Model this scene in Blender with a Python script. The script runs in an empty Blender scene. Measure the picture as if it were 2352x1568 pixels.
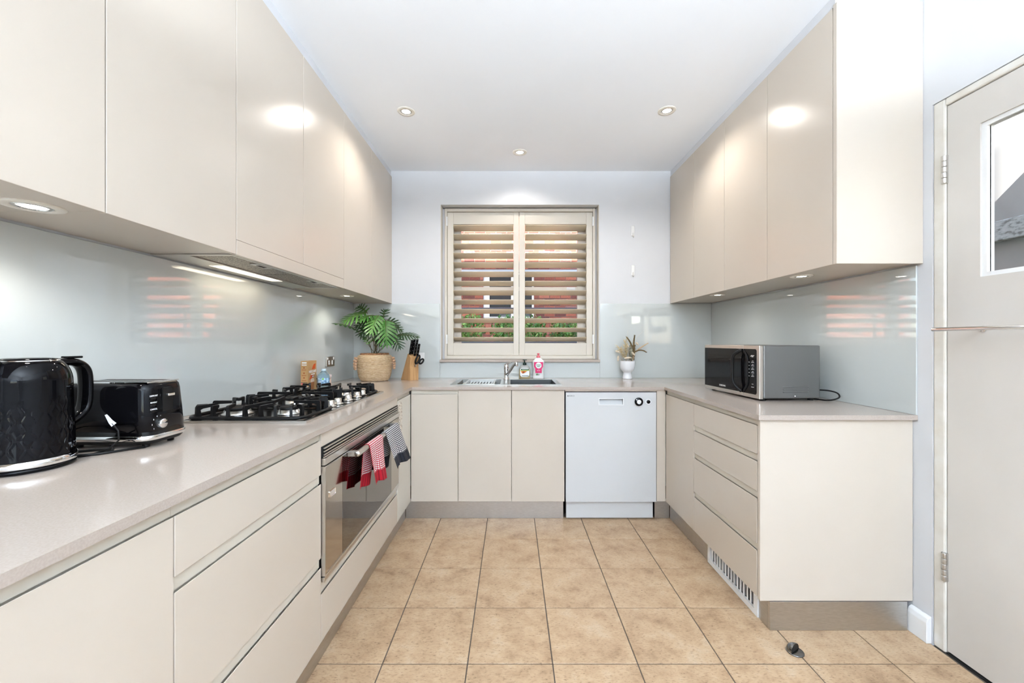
import bpy, bmesh, math, random
from mathutils import Vector, Matrix, Quaternion
random.seed(11)
S = bpy.context.scene
COL = S.collection
PI = math.pi

# ------------------------------------------------------------------ camera, sky, sun, rear fill light, exposure
EYE = 1.22
cam_d = bpy.data.cameras.new('camera'); cam = bpy.data.objects.new('camera', cam_d); COL.objects.link(cam)
cam.location = (0, 0, EYE); cam.rotation_euler = (PI/2, 0, 0)
cam_d.sensor_width = 36.0; cam_d.lens = 36.0*930/2352; cam_d.clip_start = 0.02
S.camera = cam

wd = bpy.data.worlds.new('sky'); S.world = wd; wd.use_nodes = True
wn = wd.node_tree.nodes; wl = wd.node_tree.links
for n in list(wn): wn.remove(n)
sky = wn.new('ShaderNodeTexSky'); sky.sky_type = 'NISHITA'; sky.sun_disc = False
sky.sun_elevation = math.radians(44); sky.sun_rotation = math.radians(200)
bg = wn.new('ShaderNodeBackground'); bg.inputs['Strength'].default_value = 0.42
wo = wn.new('ShaderNodeOutputWorld')
wl.new(sky.outputs[0], bg.inputs[0]); wl.new(bg.outputs[0], wo.inputs[0])

sun_d = bpy.data.lights.new('sun', 'SUN'); sun_d.energy = 22.0; sun_d.angle = 0.009; sun_d.color = (1, .96, .9)
sun = bpy.data.objects.new('sun', sun_d); COL.objects.link(sun); sun.location = (0, -6, 12)
sun.rotation_euler = Vector((0.20, 0.72, -0.66)).to_track_quat('-Z', 'Y').to_euler()

def area(name, loc, direction, sx, sy, watt, col):
    d = bpy.data.lights.new(name, 'AREA'); d.shape = 'RECTANGLE'; d.size = sx; d.size_y = sy
    d.energy = watt; d.color = col
    o = bpy.data.objects.new(name, d); COL.objects.link(o); o.location = loc
    o.rotation_euler = Vector(direction).to_track_quat('-Z', 'Z').to_euler()
    return o
# fill light added behind the camera, set in the made-up rear window
area('rear_fill_light', (0.2, -2.42, 1.62), (0, .8, .6), .95, .8, 2.5, (.76, .88, 1.0))

S.view_settings.view_transform = 'Standard'; S.view_settings.look = 'None'
S.view_settings.gamma = 1.0; S.view_settings.use_curve_mapping = False
S.view_settings.exposure = 1.22

# ------------------------------------------------------------------ room constants (metres)
XL, XR, YB, YR, ZC = -1.35, 1.695, 3.435, -2.4, 2.665
ZT, TT = 0.912, 0.02            # worktop top, thickness

# ------------------------------------------------------------------ helpers
def lin(r, g, b):
    f = lambda c: (c/255/12.92) if c/255 <= .04045 else ((c/255+.055)/1.055)**2.4
    return (f(r), f(g), f(b))

class MB:
    """collects shapes, then links them as ONE mesh object"""
    def __init__(s): s.v = []; s.f = []; s.m = []; s.s = []; s.uv = None
    def add(s, V, F, m=0, smooth=False):
        o = len(s.v); s.v += [tuple(p) for p in V]
        for q in F: s.f.append(tuple(i+o for i in q)); s.m.append(m); s.s.append(smooth)
        return s
    def addbm(s, bm, m=0, smooth=False):
        bm.verts.index_update()
        s.add([v.co[:] for v in bm.verts], [[v.index for v in f.verts] for f in bm.faces], m, smooth); bm.free(); return s
    def box(s, x0, x1, y0, y1, z0, z1, b=0, m=0, seg=1, smooth=False):
        V = [(x, y, z) for x in (x0, x1) for y in (y0, y1) for z in (z0, z1)]
        F = [(0, 1, 3, 2), (4, 6, 7, 5), (0, 4, 5, 1), (2, 3, 7, 6), (0, 2, 6, 4), (1, 5, 7, 3)]
        if b <= 0: return s.add(V, F, m)
        bm = bmesh.new(); vs = [bm.verts.new(p) for p in V]
        for q in F: bm.faces.new([vs[i] for i in q])
        bmesh.ops.bevel(bm, geom=bm.edges[:], offset=b, segments=seg, affect='EDGES', profile=.5)
        return s.addbm(bm, m, smooth)
    def prism(s, pts, axis, a0, a1, m=0, b=0, seg=1, smooth=False):
        k = {'x': lambda p, a: (a, p[0], p[1]), 'y': lambda p, a: (p[0], a, p[1]), 'z': lambda p, a: (p[0], p[1], a)}[axis]
        n = len(pts); bm = bmesh.new()
        A = [bm.verts.new(k(p, a0)) for p in pts]; B = [bm.verts.new(k(p, a1)) for p in pts]
        bm.faces.new(A); bm.faces.new(B[::-1])
        for i in range(n): bm.faces.new([A[i], B[i], B[(i+1) % n], A[(i+1) % n]])
        if b > 0: bmesh.ops.bevel(bm, geom=bm.edges[:], offset=b, segments=seg, affect='EDGES', profile=.5)
        return s.addbm(bm, m, smooth)
    def lathe(s, prof, c, n=24, m=0, smooth=True, M=None, sx=1, sy=1):
        V = []; F = []; rows = []
        for r, z in prof:
            if r <= 1e-7: rows.append([len(V)]); V.append((0, 0, z))
            else:
                rows.append(list(range(len(V), len(V)+n)))
                V += [(r*sx*math.cos(2*PI*i/n), r*sy*math.sin(2*PI*i/n), z) for i in range(n)]
        for a, b in zip(rows, rows[1:]):
            for i in range(n):
                j = (i+1) % n
                if len(a) == 1 and len(b) == 1: continue
                if len(a) == 1: F.append((a[0], b[i], b[j]))
                elif len(b) == 1: F.append((a[i], a[j], b[0]))
                else: F.append((a[i], a[j], b[j], b[i]))
        if M is not None: V = [M @ Vector(p) for p in V]
        c = Vector(c)
        return s.add([Vector(p)+c for p in V], F, m, smooth)
    def cyl(s, p0, p1, r, n=16, m=0, r1=None, smooth=True):
        p0 = Vector(p0); p1 = Vector(p1); d = p1-p0; L = d.length; r1 = r if r1 is None else r1
        M = d.to_track_quat('Z', 'Y').to_matrix()
        return s.lathe([(0, 0), (r, 0), (r, 0), (r1, L), (r1, L), (0, L)], p0, n, m, smooth, M) if not smooth else \
            s.lathe([(0, 0), (r*.97, 0), (r, min(.0012, L*.1)), (r1, L-min(.0012, L*.1)), (r1*.97, L), (0, L)], p0, n, m, True, M)
    def tube(s, pts, r, n=8, m=0, closed=False, smooth=True, flat=1.0, up=None):
        P = [Vector(p) for p in pts]; N = len(P); V = []; F = []
        q = None
        for i, p in enumerate(P):
            if closed: t = (P[(i+1) % N]-P[i-1]).normalized()
            else: t = (P[min(i+1, N-1)]-P[max(i-1, 0)]).normalized()
            if q is None:
                ref = Vector(up) if up else (Vector((0, 0, 1)) if abs(t.z) < .9 else Vector((1, 0, 0)))
            else: ref = q
            u = (ref-t*ref.dot(t)).normalized(); w = t.cross(u); q = u
            rr = r[i] if isinstance(r, (list, tuple)) else r
            for k in range(n):
                a = 2*PI*k/n; V.append(p+u*rr*math.cos(a)*flat+w*rr*math.sin(a))
        for i in range(N if closed else N-1):
            for k in range(n):
                a = i*n+k; b = i*n+(k+1) % n; j = (i+1) % N
                F.append((a, b, j*n+(k+1) % n, j*n+k))
        if not closed: F.append(tuple(range(n))[::-1]); F.append(tuple(range((N-1)*n, N*n)))
        return s.add(V, F, m, smooth)
    def ball(s, c, r, n=12, m=0, sz=1.0):
        return s.lathe([(r*math.sin(PI*i/(n//2+2)) if 0 < i < n//2+2 else 0, -r*sz*math.cos(PI*i/(n//2+2))) for i in range(n//2+3)], c, n, m, True)
    def grid(s, us, vs, holes, w0, w1, axis, m=0):
        """slab over the cells of us x vs without the holes; axis = thickness direction"""
        us = sorted(set(us)); vs = sorted(set(vs))
        k = {'x': lambda u, v, w: (w, u, v), 'y': lambda u, v, w: (u, w, v), 'z': lambda u, v, w: (u, v, w)}[axis]
        keep = {}
        for i in range(len(us)-1):
            for j in range(len(vs)-1):
                cu = (us[i]+us[i+1])/2; cv = (vs[j]+vs[j+1])/2
                keep[i, j] = not any(h[0] < cu < h[1] and h[2] < cv < h[3] for h in holes)
        bm = bmesh.new(); vd = {}
        def vt(i, j, w):
            if (i, j, w) not in vd: vd[i, j, w] = bm.verts.new(k(us[i], vs[j], w))
            return vd[i, j, w]
        for (i, j), kk in keep.items():
            if not kk: continue
            bm.faces.new([vt(i, j, w0), vt(i+1, j, w0), vt(i+1, j+1, w0), vt(i, j+1, w0)])
            bm.faces.new([vt(i, j, w1), vt(i, j+1, w1), vt(i+1, j+1, w1), vt(i+1, j, w1)])
            for (di, dj, a, b) in ((-1, 0, (i, j), (i, j+1)), (1, 0, (i+1, j), (i+1, j+1)), (0, -1, (i, j), (i+1, j)), (0, 1, (i, j+1), (i+1, j+1))):
                if not keep.get((i+di, j+dj), False):
                    bm.faces.new([vt(*a, w0), vt(*b, w0), vt(*b, w1), vt(*a, w1)])
        return s.addbm(bm, m)
    def build(s, name, mats, parent=None, local=False, label=None, cat=None, group=None, kind=None, loc=None, recalc=True, rotz=0):
        if not isinstance(mats, (list, tuple)): mats = [mats]
        me = bpy.data.meshes.new(name)
        off = Vector((0, 0, 0))
        if not local:
            if parent is not None: off = WLOC[parent.name]
            elif loc is not None: off = Vector(loc)
            else:
                xs = [p[0] for p in s.v]; ys = [p[1] for p in s.v]; zs = [p[2] for p in s.v]
                off = Vector(((min(xs)+max(xs))/2, (min(ys)+max(ys))/2, min(zs)))
        me.from_pydata([(p[0]-off.x, p[1]-off.y, p[2]-off.z) for p in s.v], [], s.f)
        for mt in mats: me.materials.append(mt)
        me.polygons.foreach_set('material_index', s.m); me.polygons.foreach_set('use_smooth', s.s)
        if recalc:
            bm = bmesh.new(); bm.from_mesh(me); bmesh.ops.recalc_face_normals(bm, faces=bm.faces[:]); bm.to_mesh(me); bm.free()
        if s.uv:
            ul = me.uv_layers.new(name='uv')
            for li, l in enumerate(me.loops): ul.data[li].uv = s.uv[l.vertex_index]
        me.update()
        o = bpy.data.objects.new(name, me); COL.objects.link(o)
        if parent is not None: o.parent = parent
        else:
            o.location = Vector(loc) if (local and loc is not None) else off
            if rotz: o.rotation_euler = (0, 0, rotz)
        WLOC[o.name] = (WLOC[parent.name].copy() if parent is not None else Vector(o.location))
        tag(o, label, cat, group, kind); return o
WLOC = {}
def tag(o, label=None, cat=None, group=None, kind=None):
    if label: o['label'] = label
    if cat: o['category'] = cat
    if group: o['group'] = group
    if kind: o['kind'] = kind
    return o
def thing(name, label, cat, loc=(0, 0, 0), rotz=0, group=None, kind=None):
    o = bpy.data.objects.new(name, None); COL.objects.link(o); o.location = loc; o.rotation_euler = (0, 0, rotz)
    o.empty_display_size = .05; WLOC[o.name] = Vector(loc); return tag(o, label, cat, group, kind)
def dupl(src, parent=None, loc=None):
    c = src.copy(); COL.objects.link(c); c.parent = parent
    if loc is not None: c.location = loc
    WLOC[c.name] = Vector(c.location) if parent is None else WLOC[parent.name]
    return c
def text(body, size, mat, parent, origin, right, up, name='lettering', extrude=.0003, align='CENTER', sx=1.0, local=False, bold=0.0):
    cu = bpy.data.curves.new(name, 'FONT'); cu.body = body; cu.size = size; cu.extrude = extrude; cu.align_x = align; cu.align_y = 'CENTER'
    cu.offset = bold; cu.resolution_u = 2
    t = bpy.data.objects.new('tmp', cu); COL.objects.link(t)
    bpy.context.view_layer.update()
    me = bpy.data.meshes.new_from_object(t.evaluated_get(bpy.context.evaluated_depsgraph_get()))
    bpy.data.objects.remove(t); bpy.data.curves.remove(cu)
    r = Vector(right).normalized(); u = Vector(up).normalized(); n = r.cross(u)
    off = Vector(origin) - (Vector((0, 0, 0)) if local else WLOC[parent.name])
    for v in me.vertices: v.co = off + r*v.co.x*sx + u*v.co.y + n*v.co.z
    me.name = name; me.materials.clear(); me.materials.append(mat)
    o = bpy.data.objects.new(name, me); COL.objects.link(o); o.parent = parent; WLOC[o.name] = WLOC[parent.name]; return o

def smooth_path(P_, k=4):
    P_ = [Vector(p) for p in P_]; out = []
    for i in range(len(P_)-1):
        a, b, c, d = P_[max(i-1, 0)], P_[i], P_[i+1], P_[min(i+2, len(P_)-1)]
        for q in range(k):
            t = q/k; out.append(.5*((2*b)+(c-a)*t+(2*a-5*b+4*c-d)*t*t+(3*b-a-3*c+d)*t**3))
    return out+[P_[-1]]

# ------------------------------------------------------------------ materials (all procedural)
def mat(name, col, rough=.5, metal=0, coat=0, trans=0, ior=1.45, emis=None, estr=0, spec=.5, alpha=1):
    m = bpy.data.materials.new(name); m.use_nodes = True; b = m.node_tree.nodes['Principled BSDF']
    b.inputs['Base Color'].default_value = (*col, 1); b.inputs['Roughness'].default_value = rough
    b.inputs['Metallic'].default_value = metal; b.inputs['Coat Weight'].default_value = coat; b.inputs['Coat Roughness'].default_value = .03
    b.inputs['Transmission Weight'].default_value = trans; b.inputs['IOR'].default_value = ior
    b.inputs['Specular IOR Level'].default_value = spec; b.inputs['Alpha'].default_value = alpha
    if emis: b.inputs['Emission Color'].default_value = (*emis, 1); b.inputs['Emission Strength'].default_value = estr
    return m
def N(m, t, **kw):
    n = m.node_tree.nodes.new(t)
    for k, v in kw.items():
        if k in n.inputs: n.inputs[k].default_value = v
        else: setattr(n, k, v)
    return n
def L(m, a, b): m.node_tree.links.new(a, b)
def P(m): return m.node_tree.nodes['Principled BSDF']
def ramp(m, stops):
    r = m.node_tree.nodes.new('ShaderNodeValToRGB'); e = r.color_ramp.elements
    while len(e) < len(stops): e.new(.5)
    for q, (p, c) in zip(e, stops): q.position = p; q.color = (*c, 1)
    return r
def noisy(m, stops, scale=8, detail=4, coord='pos', stretch=(1, 1, 1), bump=0, rough=.5):
    """colour from a noise through a ramp, optional fine relief"""
    if coord == 'pos': src = N(m, 'ShaderNodeNewGeometry').outputs['Position']
    else: src = N(m, 'ShaderNodeTexCoord').outputs['Object']
    mp = N(m, 'ShaderNodeMapping'); mp.inputs['Scale'].default_value = stretch; L(m, src, mp.inputs['Vector'])
    n = N(m, 'ShaderNodeTexNoise', Scale=scale, Detail=detail, Roughness=rough); L(m, mp.outputs[0], n.inputs['Vector'])
    r = ramp(m, stops); L(m, n.outputs['Fac'], r.inputs[0]); L(m, r.outputs[0], P(m).inputs['Base Color'])
    if bump:
        bp = N(m, 'ShaderNodeBump', Strength=bump, Distance=.002); L(m, n.outputs['Fac'], bp.inputs['Height']); L(m, bp.outputs[0], P(m).inputs['Normal'])
    return m

WHITE = noisy(mat('wall_paint', (.8, .8, .83), .6), [(.3, (.64, .645, .66)), (.7, (.67, .675, .69))], 3, 3)
CEIL = noisy(mat('ceiling_paint', (.8, .8, .8), .7), [(.3, (.87, .89, .92)), (.7, (.885, .905, .935))], 2, 2)
CREAM = noisy(mat('cream_laminate', (.7, .67, .6), .23), [(.3, (.588, .520, .440)), (.7, (.608, .540, .458))], 2.5, 2)
CREAM_IN = mat('cream_carcass', (.62, .57, .48), .45)
STONE = noisy(mat('engineered_stone', (.6, .54, .49), .14), [(.35, (.43, .365, .315)), (.65, (.47, .40, .35))], 260, 2)
GLASSBACK = mat('back_painted_glass', (.55, .58, .568), .6, coat=1.0, spec=0); GLASSBACK.node_tree.nodes['Principled BSDF'].inputs['Coat IOR'].default_value = 1.75
STEEL = mat('stainless_steel', (.62, .60, .57), .28, 1)
STEELB = noisy(mat('brushed_steel', (.5, .48, .45), .36, 1), [(.3, (.50, .49, .475)), (.7, (.60, .59, .575))], 40, 3, stretch=(1, 1, 12))
CHROME = mat('chrome', (.8, .8, .8), .06, 1)
BLACKG = mat('gloss_black_plastic', (.003, .003, .004), .06, spec=.22)
BLACKM = mat('matt_black_plastic', (.008, .008, .008), .4, spec=.25)
IRON = mat('cast_iron', (.006, .006, .0065), .4, spec=.25)
WHITEP = mat('white_plastic', (.8, .8, .79), .35)
ENAMEL = mat('white_enamel', (.60, .605, .605), .22)
GLASS = mat('clear_glass', (1, 1, 1), 0, trans=1, ior=1.02)
SHUT = mat('shutter_paint', (.65, .60, .52), .35)
LOUV = mat('louver_paint', (.71, .61, .455), .38)
GREY = mat('grey_paint', (.6, .6, .62), .5)
DARK = mat('dark_void', (.01, .01, .01), .8)
BULB = mat('lamp_diffuser', (1, 1, 1), .4, emis=(1, .93, .82), estr=14)
RING = mat('lamp_ring', (.78, .74, .66), .35)
GROUT = mat('grout', (.13, .105, .085), .85)

TILE = mat('travertine_tile', (.55, .41, .28), .42)
def _tile():
    m = TILE; g = N(m, 'ShaderNodeNewGeometry'); oi = N(m, 'ShaderNodeObjectInfo')
    ad = N(m, 'ShaderNodeVectorMath', operation='ADD'); ml = N(m, 'ShaderNodeMath', operation='MULTIPLY'); ml.inputs[1].default_value = 37
    L(m, oi.outputs['Random'], ml.inputs[0]); L(m, g.outputs['Position'], ad.inputs[0]); L(m, ml.outputs[0], ad.inputs[1])
    n1 = N(m, 'ShaderNodeTexNoise', Scale=9, Detail=8, Roughness=.68); L(m, ad.outputs[0], n1.inputs['Vector'])
    r1 = ramp(m, [(.27, (.30, .185, .105)), (.42, (.45, .305, .185)), (.57, (.53, .375, .235)), (.75, (.58, .46, .33))]); L(m, n1.outputs['Fac'], r1.inputs[0])
    mp = N(m, 'ShaderNodeMapping'); mp.inputs['Scale'].default_value = (1, 2.6, 1); mp.inputs['Rotation'].default_value = (0, 0, .35); L(m, ad.outputs[0], mp.inputs['Vector'])
    n2 = N(m, 'ShaderNodeTexNoise', Scale=70, Detail=5, Roughness=.7); L(m, mp.outputs[0], n2.inputs['Vector'])
    r2 = ramp(m, [(.31, (.30, .25, .21)), (.38, (.80, .77, .74)), (.50, (1, 1, 1)), (.7, (1.0, .98, .95))]); L(m, n2.outputs['Fac'], r2.inputs[0])
    mx = N(m, 'ShaderNodeMix', data_type='RGBA', blend_type='MULTIPLY'); mx.inputs['Factor'].default_value = 1
    L(m, r1.outputs[0], mx.inputs[6]); L(m, r2.outputs[0], mx.inputs[7]); L(m, mx.outputs[2], P(m).inputs['Base Color'])
    bp = N(m, 'ShaderNodeBump', Strength=.12, Distance=.002); L(m, n2.outputs['Fac'], bp.inputs['Height']); L(m, bp.outputs[0], P(m).inputs['Normal'])
_tile()

# ------------------------------------------------------------------ room shell
TS = .3225
fl = MB().grid([XL-.1, XR+.12], [YR-.1, YB+.2], [], -.12, -.004, 'z').build('floor', GROUT, label='kitchen floor of square beige travertine-look tiles with dark grout', kind='structure')
tb = MB().box(.0022, TS-.0022, .0022, TS-.0022, -.004, 0, b=.0012)
tile0 = None
for i in range(-1, 9):
    for j in range(-15, 2):
        x = -.491+(i-1)*TS; y = 2.501+(j-1)*TS
        if x > XR-.05 or x+TS < -.8 or y < YR-.1: continue
        if x+TS > XR+.05 or y+TS > YB: continue
        if tile0 is None:
            tile0 = tb.build('tile', TILE, fl, local=True); t = tile0
        else: t = dupl(tile0, fl)
        t.location = Vector((x, y, 0))-WLOC[fl.name]
# cut tiles along the right wall
cb = MB().box(.0018, XR-1.4445-.004, .0018, TS-.0018, -.004, 0, b=.0012); cut0 = None
for j in range(-15, 2):
    y = 2.501+(j-1)*TS
    if y < YR-.1 or y+TS > YB: continue
    if cut0 is None: cut0 = cb.build('tile', TILE, fl, local=True); t = cut0
    else: t = dupl(cut0, fl)
    t.location = Vector((1.4440, y, 0))-WLOC[fl.name]

MB().box(XL-.1, XR+.12, YR-.1, YB+.2, ZC, ZC+.12).build('ceiling', CEIL, label='smooth white painted kitchen ceiling', kind='structure')
MB().box(XL-.12, XL, YR-.1, YB+.2, -.1, ZC).build('wall_left', WHITE, label='white plaster wall behind the cooktop run', kind='structure')
DY0, DY1, DZ = .715, 1.632, 2.172          # door opening in the right wall
MB().grid([YR-.1, DY0, DY1, YB+.2], [-.1, DZ, ZC], [(DY0, DY1, -.2, DZ)], XR, XR+.12, 'x').build('wall_right', WHITE, label='white painted wall beside the panelled door with the glass pane', kind='structure')
WX0, WX1, WZ0, WZ1 = -.606, .739, 1.045, 2.38   # kitchen window opening
MB().grid([XL, WX0, WX1, XR], [-.1, WZ0, WZ1, ZC], [(WX0, WX1, WZ0, WZ1)], YB, YB+.2, 'y').build('wall_back', WHITE, label='white plaster wall around the shuttered window', kind='structure')
MB().grid([XL, -.35, .75, XR], [-.1, 1.1, 2.1, ZC], [(-.35, .75, 1.1, 2.1)], YR-.1, YR, 'y').build('wall_rear', WHITE, label='white wall with an added fill-light window behind the camera', kind='structure')
gf = MB()  # unseen window frame added around the opening for the fill light
for x in (-.35, .175, .70): gf.box(x, x+.05, YR-.09, YR-.05, 1.1, 2.1)
gf.box(-.3, .70, YR-.09, YR-.05, 1.1, 1.15).box(-.3, .70, YR-.09, YR-.05, 2.05, 2.1)
gf.build('added_rear_window', WHITEP, label='white frame of the window added behind the camera for fill light', kind='structure')
# unseen upper storey and balcony, added to shade rear window and house opposite
MB().box(XL-2.6, XR+.15, YR-2.6, YB+.25, ZC+.13, ZC+.33).box(XL-2.6, XR+.15, YR-.1, YB+.22, ZC+.33, 7.35).build('upper_shade_block', WHITE, label='unseen upper storey block with balcony, added above the kitchen to cast shade', kind='structure')

MB().prism([(XR, 0), (XR-.022, 0), (XR-.022, .082), (XR-.016, .10), (XR-.006, .108), (XR, .108)], 'y', 1.634, 1.716, b=.002).build('baseboard_right', WHITEP, label='short white rounded baseboard stub beside the steel kickboard', kind='structure')
# strips between the overhead cabinets and the ceiling
MB().box(XL, -1.024, -.4, YB, 2.616, ZC, b=.001).build('trim_1', WHITE, label='white filler strip above the left overhead cabinets', kind='structure')
MB().box(1.345, XR, 1.684, YB, 2.616, ZC, b=.001).build('trim_2', WHITE, label='white filler strip above the right overhead cabinets', kind='structure')

# ---- window: reveal, frame, two panes, mid rail; sill
w = thing('window_1', 'cream aluminium kitchen window behind the plantation shutters', None, ((WX0+WX1)/2, 3.6, WZ0), kind='structure')
fr = MB(); y0, y1 = 3.595, 3.632
fr.grid([WX0, -.452, .582, WX1], [1.068, 1.115, 2.33, WZ1], [(-.452, .582, 1.115, 2.33)], y0, y1, 'y')
fr.build('window_frame', SHUT, w)
MB().box(-.452, .582, 3.598, 3.629, 1.672, 1.705, b=.002).build('mid_rail', SHUT, w)
lk = MB().box(.485, .56, 3.588, 3.598, 1.674, 1.7, b=.002)
lk.build('window_latch', WHITEP, w)
for a, b in ((1.115, 1.672), (1.705, 2.33)): MB().box(-.452, .582, 3.611, 3.615, a, b).build('pane', GLASS, w)
rv = MB()
rv.box(WX0-.0005, WX0+.004, YB+.006, 3.595, 1.068, WZ1).box(WX1-.004, WX1+.0005, YB+.006, 3.595, 1.068, WZ1)
rv.build('reveal_lining', SHUT, w)
MB().box(WX0-.004, WX1+.004, 3.405, 3.594, 1.046, 1.067, b=.002).build('window_sill', STONE, label='narrow stone sill under the kitchen window', cat='sill')

# ---- plantation shutters
sf = thing('plantation_shutter', 'cream plantation shutters with two louvered panels in the kitchen window', 'shutter', (.072, 3.53, 1.068))
SX0, SX1, SZ0, SZ1 = -.583, .721, 1.068, 2.372
for (a, b, c, d) in ((SX0, SX0+.02, SZ0, SZ1), (SX1-.02, SX1, SZ0, SZ1)): MB().box(a, b, 3.505, 3.556, c, d, b=.003).build('frame_side', SHUT, sf)
for (c, d) in ((SZ1-.027, SZ1), (SZ0, SZ0+.03)): MB().box(SX0+.02, SX1-.02, 3.505, 3.556, c, d, b=.003).build('frame_rail', SHUT, sf)
for a, b in ((WX0+.004, SX0), (SX1, WX1-.004)): MB().box(a, b, 3.52, 3.55, SZ0, SZ1).build('filler_strip', GREY, sf)
for z in (1.2, 2.22):
    MB().box(SX0+.012, SX0+.026, 3.5, 3.506, z, z+.08, b=.001).build('hinge', WHITEP, sf)
    MB().box(SX1-.026, SX1-.012, 3.5, 3.506, z, z+.08, b=.001).build('hinge', WHITEP, sf)
PZ0, PZ1 = SZ0+.032, SZ1-.03
TILT = math.radians(24)
for k, (a, b) in enumerate(((SX0+.022, .0595), (.0625, SX1-.022))):
    sl, sr = (.053, .046) if k == 0 else (.05, .053)
    sp = MB().box(a+sl-.0005, b-sr+.0005, 3.5185, 3.5435, PZ1-.104, PZ1, b=.0015).box(a+sl-.0005, b-sr+.0005, 3.5185, 3.5435, PZ0, PZ0+.106, b=.0015).box(a, a+sl, 3.517, 3.545, PZ0, PZ1, b=.002).box(b-sr, b, 3.517, 3.545, PZ0, PZ1, b=.002).build('shutter_panel', SHUT, sf)
    l0, l1 = a+sl+.002, b-sr-.002
    lm = MB(); n = 16
    prof = [(.044*math.cos(2*PI*i/n), .0058*math.sin(2*PI*i/n)) for i in range(n)]
    prof = [(u*math.cos(TILT)+v*math.sin(TILT), -u*math.sin(TILT)+v*math.cos(TILT)) for u, v in prof]
    lm.prism(prof, 'x', -(l1-l0)/2, (l1-l0)/2, smooth=True)
    for q in range(len(lm.f)):
        if len(lm.f[q]) > 4: lm.s[q] = False
    zlo, zhi = PZ0+.106+.034, PZ1-.104-.030; first = None
    for i in range(13):
        z = zlo+(zhi-zlo)*i/12
        if first is None: first = lm.build('louver', LOUV, sp, local=True); lo = first
        else: lo = dupl(first, sp)
        lo.location = Vector(((l0+l1)/2, 3.53, z))-WLOC[sp.name]

# ---- door in the right wall
d1 = thing('door_1', 'off-white flush door with a glass pane beside the right cabinets', None, (1.71, 1.17, 0), kind='structure')
FRM = noisy(mat('aged_frame_paint', (.7, .67, .6), .5), [(.35, (.66, .62, .55)), (.6, (.72, .69, .63)), (.75, (.75, .735, .70))], 14, 5)
DOORP = noisy(mat('door_paint', (.66, .64, .61), .42), [(.3, (.60, .565, .52)), (.7, (.64, .605, .56))], 3, 3)
MB().box(XR+.001, XR+.1, 1.586, DY1-.001, 0, DZ-.001, b=.006, seg=2).build('jamb', FRM, d1)
MB().box(XR+.001, XR+.1, DY0+.001, DY0+.04, 0, DZ-.001, b=.006, seg=2).build('jamb', FRM, d1)
MB().box(XR+.001, XR+.1, DY0+.04, 1.586, 2.142, DZ-.001, b=.006, seg=2).build('head_jamb', FRM, d1)
lf = MB().grid([.76, .93, 1.472, 1.582], [.012, 1.455, 2.013, 2.138], [(.93, 1.472, 1.455, 2.013)], 1.702, 1.742, 'x').build('door_leaf', DOORP, d1)
bd = MB()
for (a, b, c, d) in ((.93, .946, 1.455, 2.013), (1.456, 1.472, 1.455, 2.013), (.946, 1.456, 1.455, 1.471), (.946, 1.456, 1.997, 2.013)): bd.box(1.708, 1.735, a, b, c, d)
bd.build('glazing_bead', WHITEP, d1)
MB().box(1.719, 1.723, .946, 1.456, 1.471, 1.997).build('pane', GLASS, d1)
for z0, z1, mt in ((1.838, 1.947, STEEL), (.283, .393, STEELB)):
    h = MB(); n = 5
    for i in range(n): h.cyl((1.694, 1.587, z0+(z1-z0)*i/n+.001), (1.694, 1.587, z0+(z1-z0)*(i+1)/n-.001), .009, 10)
    h.box(1.697, 1.7025, 1.579, 1.587, z0, z1)
    h.build('hinge', mt, d1)
MB().box(1.70, 1.745, .76, 1.585, .0, .004).build('gap_shade', DARK, d1)  # dark strip standing in for the shade in the gap under the door
tr = thing('towel_rail', 'chrome towel rail fixed across the off-white door', 'rail', (1.66, 1.2, 1.266))
MB().cyl((1.628, .80, 1.266), (1.628, 1.566, 1.266), .008, 14).build('bar', CHROME, tr)
for y in (.86, 1.46): MB().cyl((1.628, y, 1.266), (1.7015, y, 1.266), .006, 12).cyl((1.696, y, 1.266), (1.7018, y, 1.266), .011, 16).build('bracket', CHROME, tr)
# stairwell seen through the pane
CONC = noisy(mat('worn_stair_paint', (.4, .42, .38), .8), [(.38, (.22, .23, .20)), (.5, (.42, .46, .42)), (.7, (.52, .55, .51))], 30, 6, stretch=(1, 1, 2))
STW = noisy(mat('stairwell_paint', (.4, .42, .37), .8), [(.3, (.33, .345, .305)), (.7, (.42, .43, .385))], 3, 4)
MB().box(3.3, 3.4, -1, 4.6, -.1, 3.3).build('wall_stairwell', mat('stairwell_white', (.36, .37, .35), .7), label='pale stairwell wall seen through the door pane', kind='structure')
st = thing('stair_flight', 'grey-green stair flight seen through the door pane', None, (3.1, 2, 0), kind='structure')
MB().box(2.95, 3.299, -.9, 4.5, -.1, 1.82).build('stair_wall', STW, st)
MB().box(2.9, 3.299, -.9, 4.5, 1.82, 1.94, b=.004).build('stair_string', CONC, st)
MB().prism([(2.679, 1.941), (1.2, 3.25), (-.9, 3.25), (-.9, 1.941)], 'x', 3.0, 3.299).build('stair_soffit', STW, st)
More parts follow.
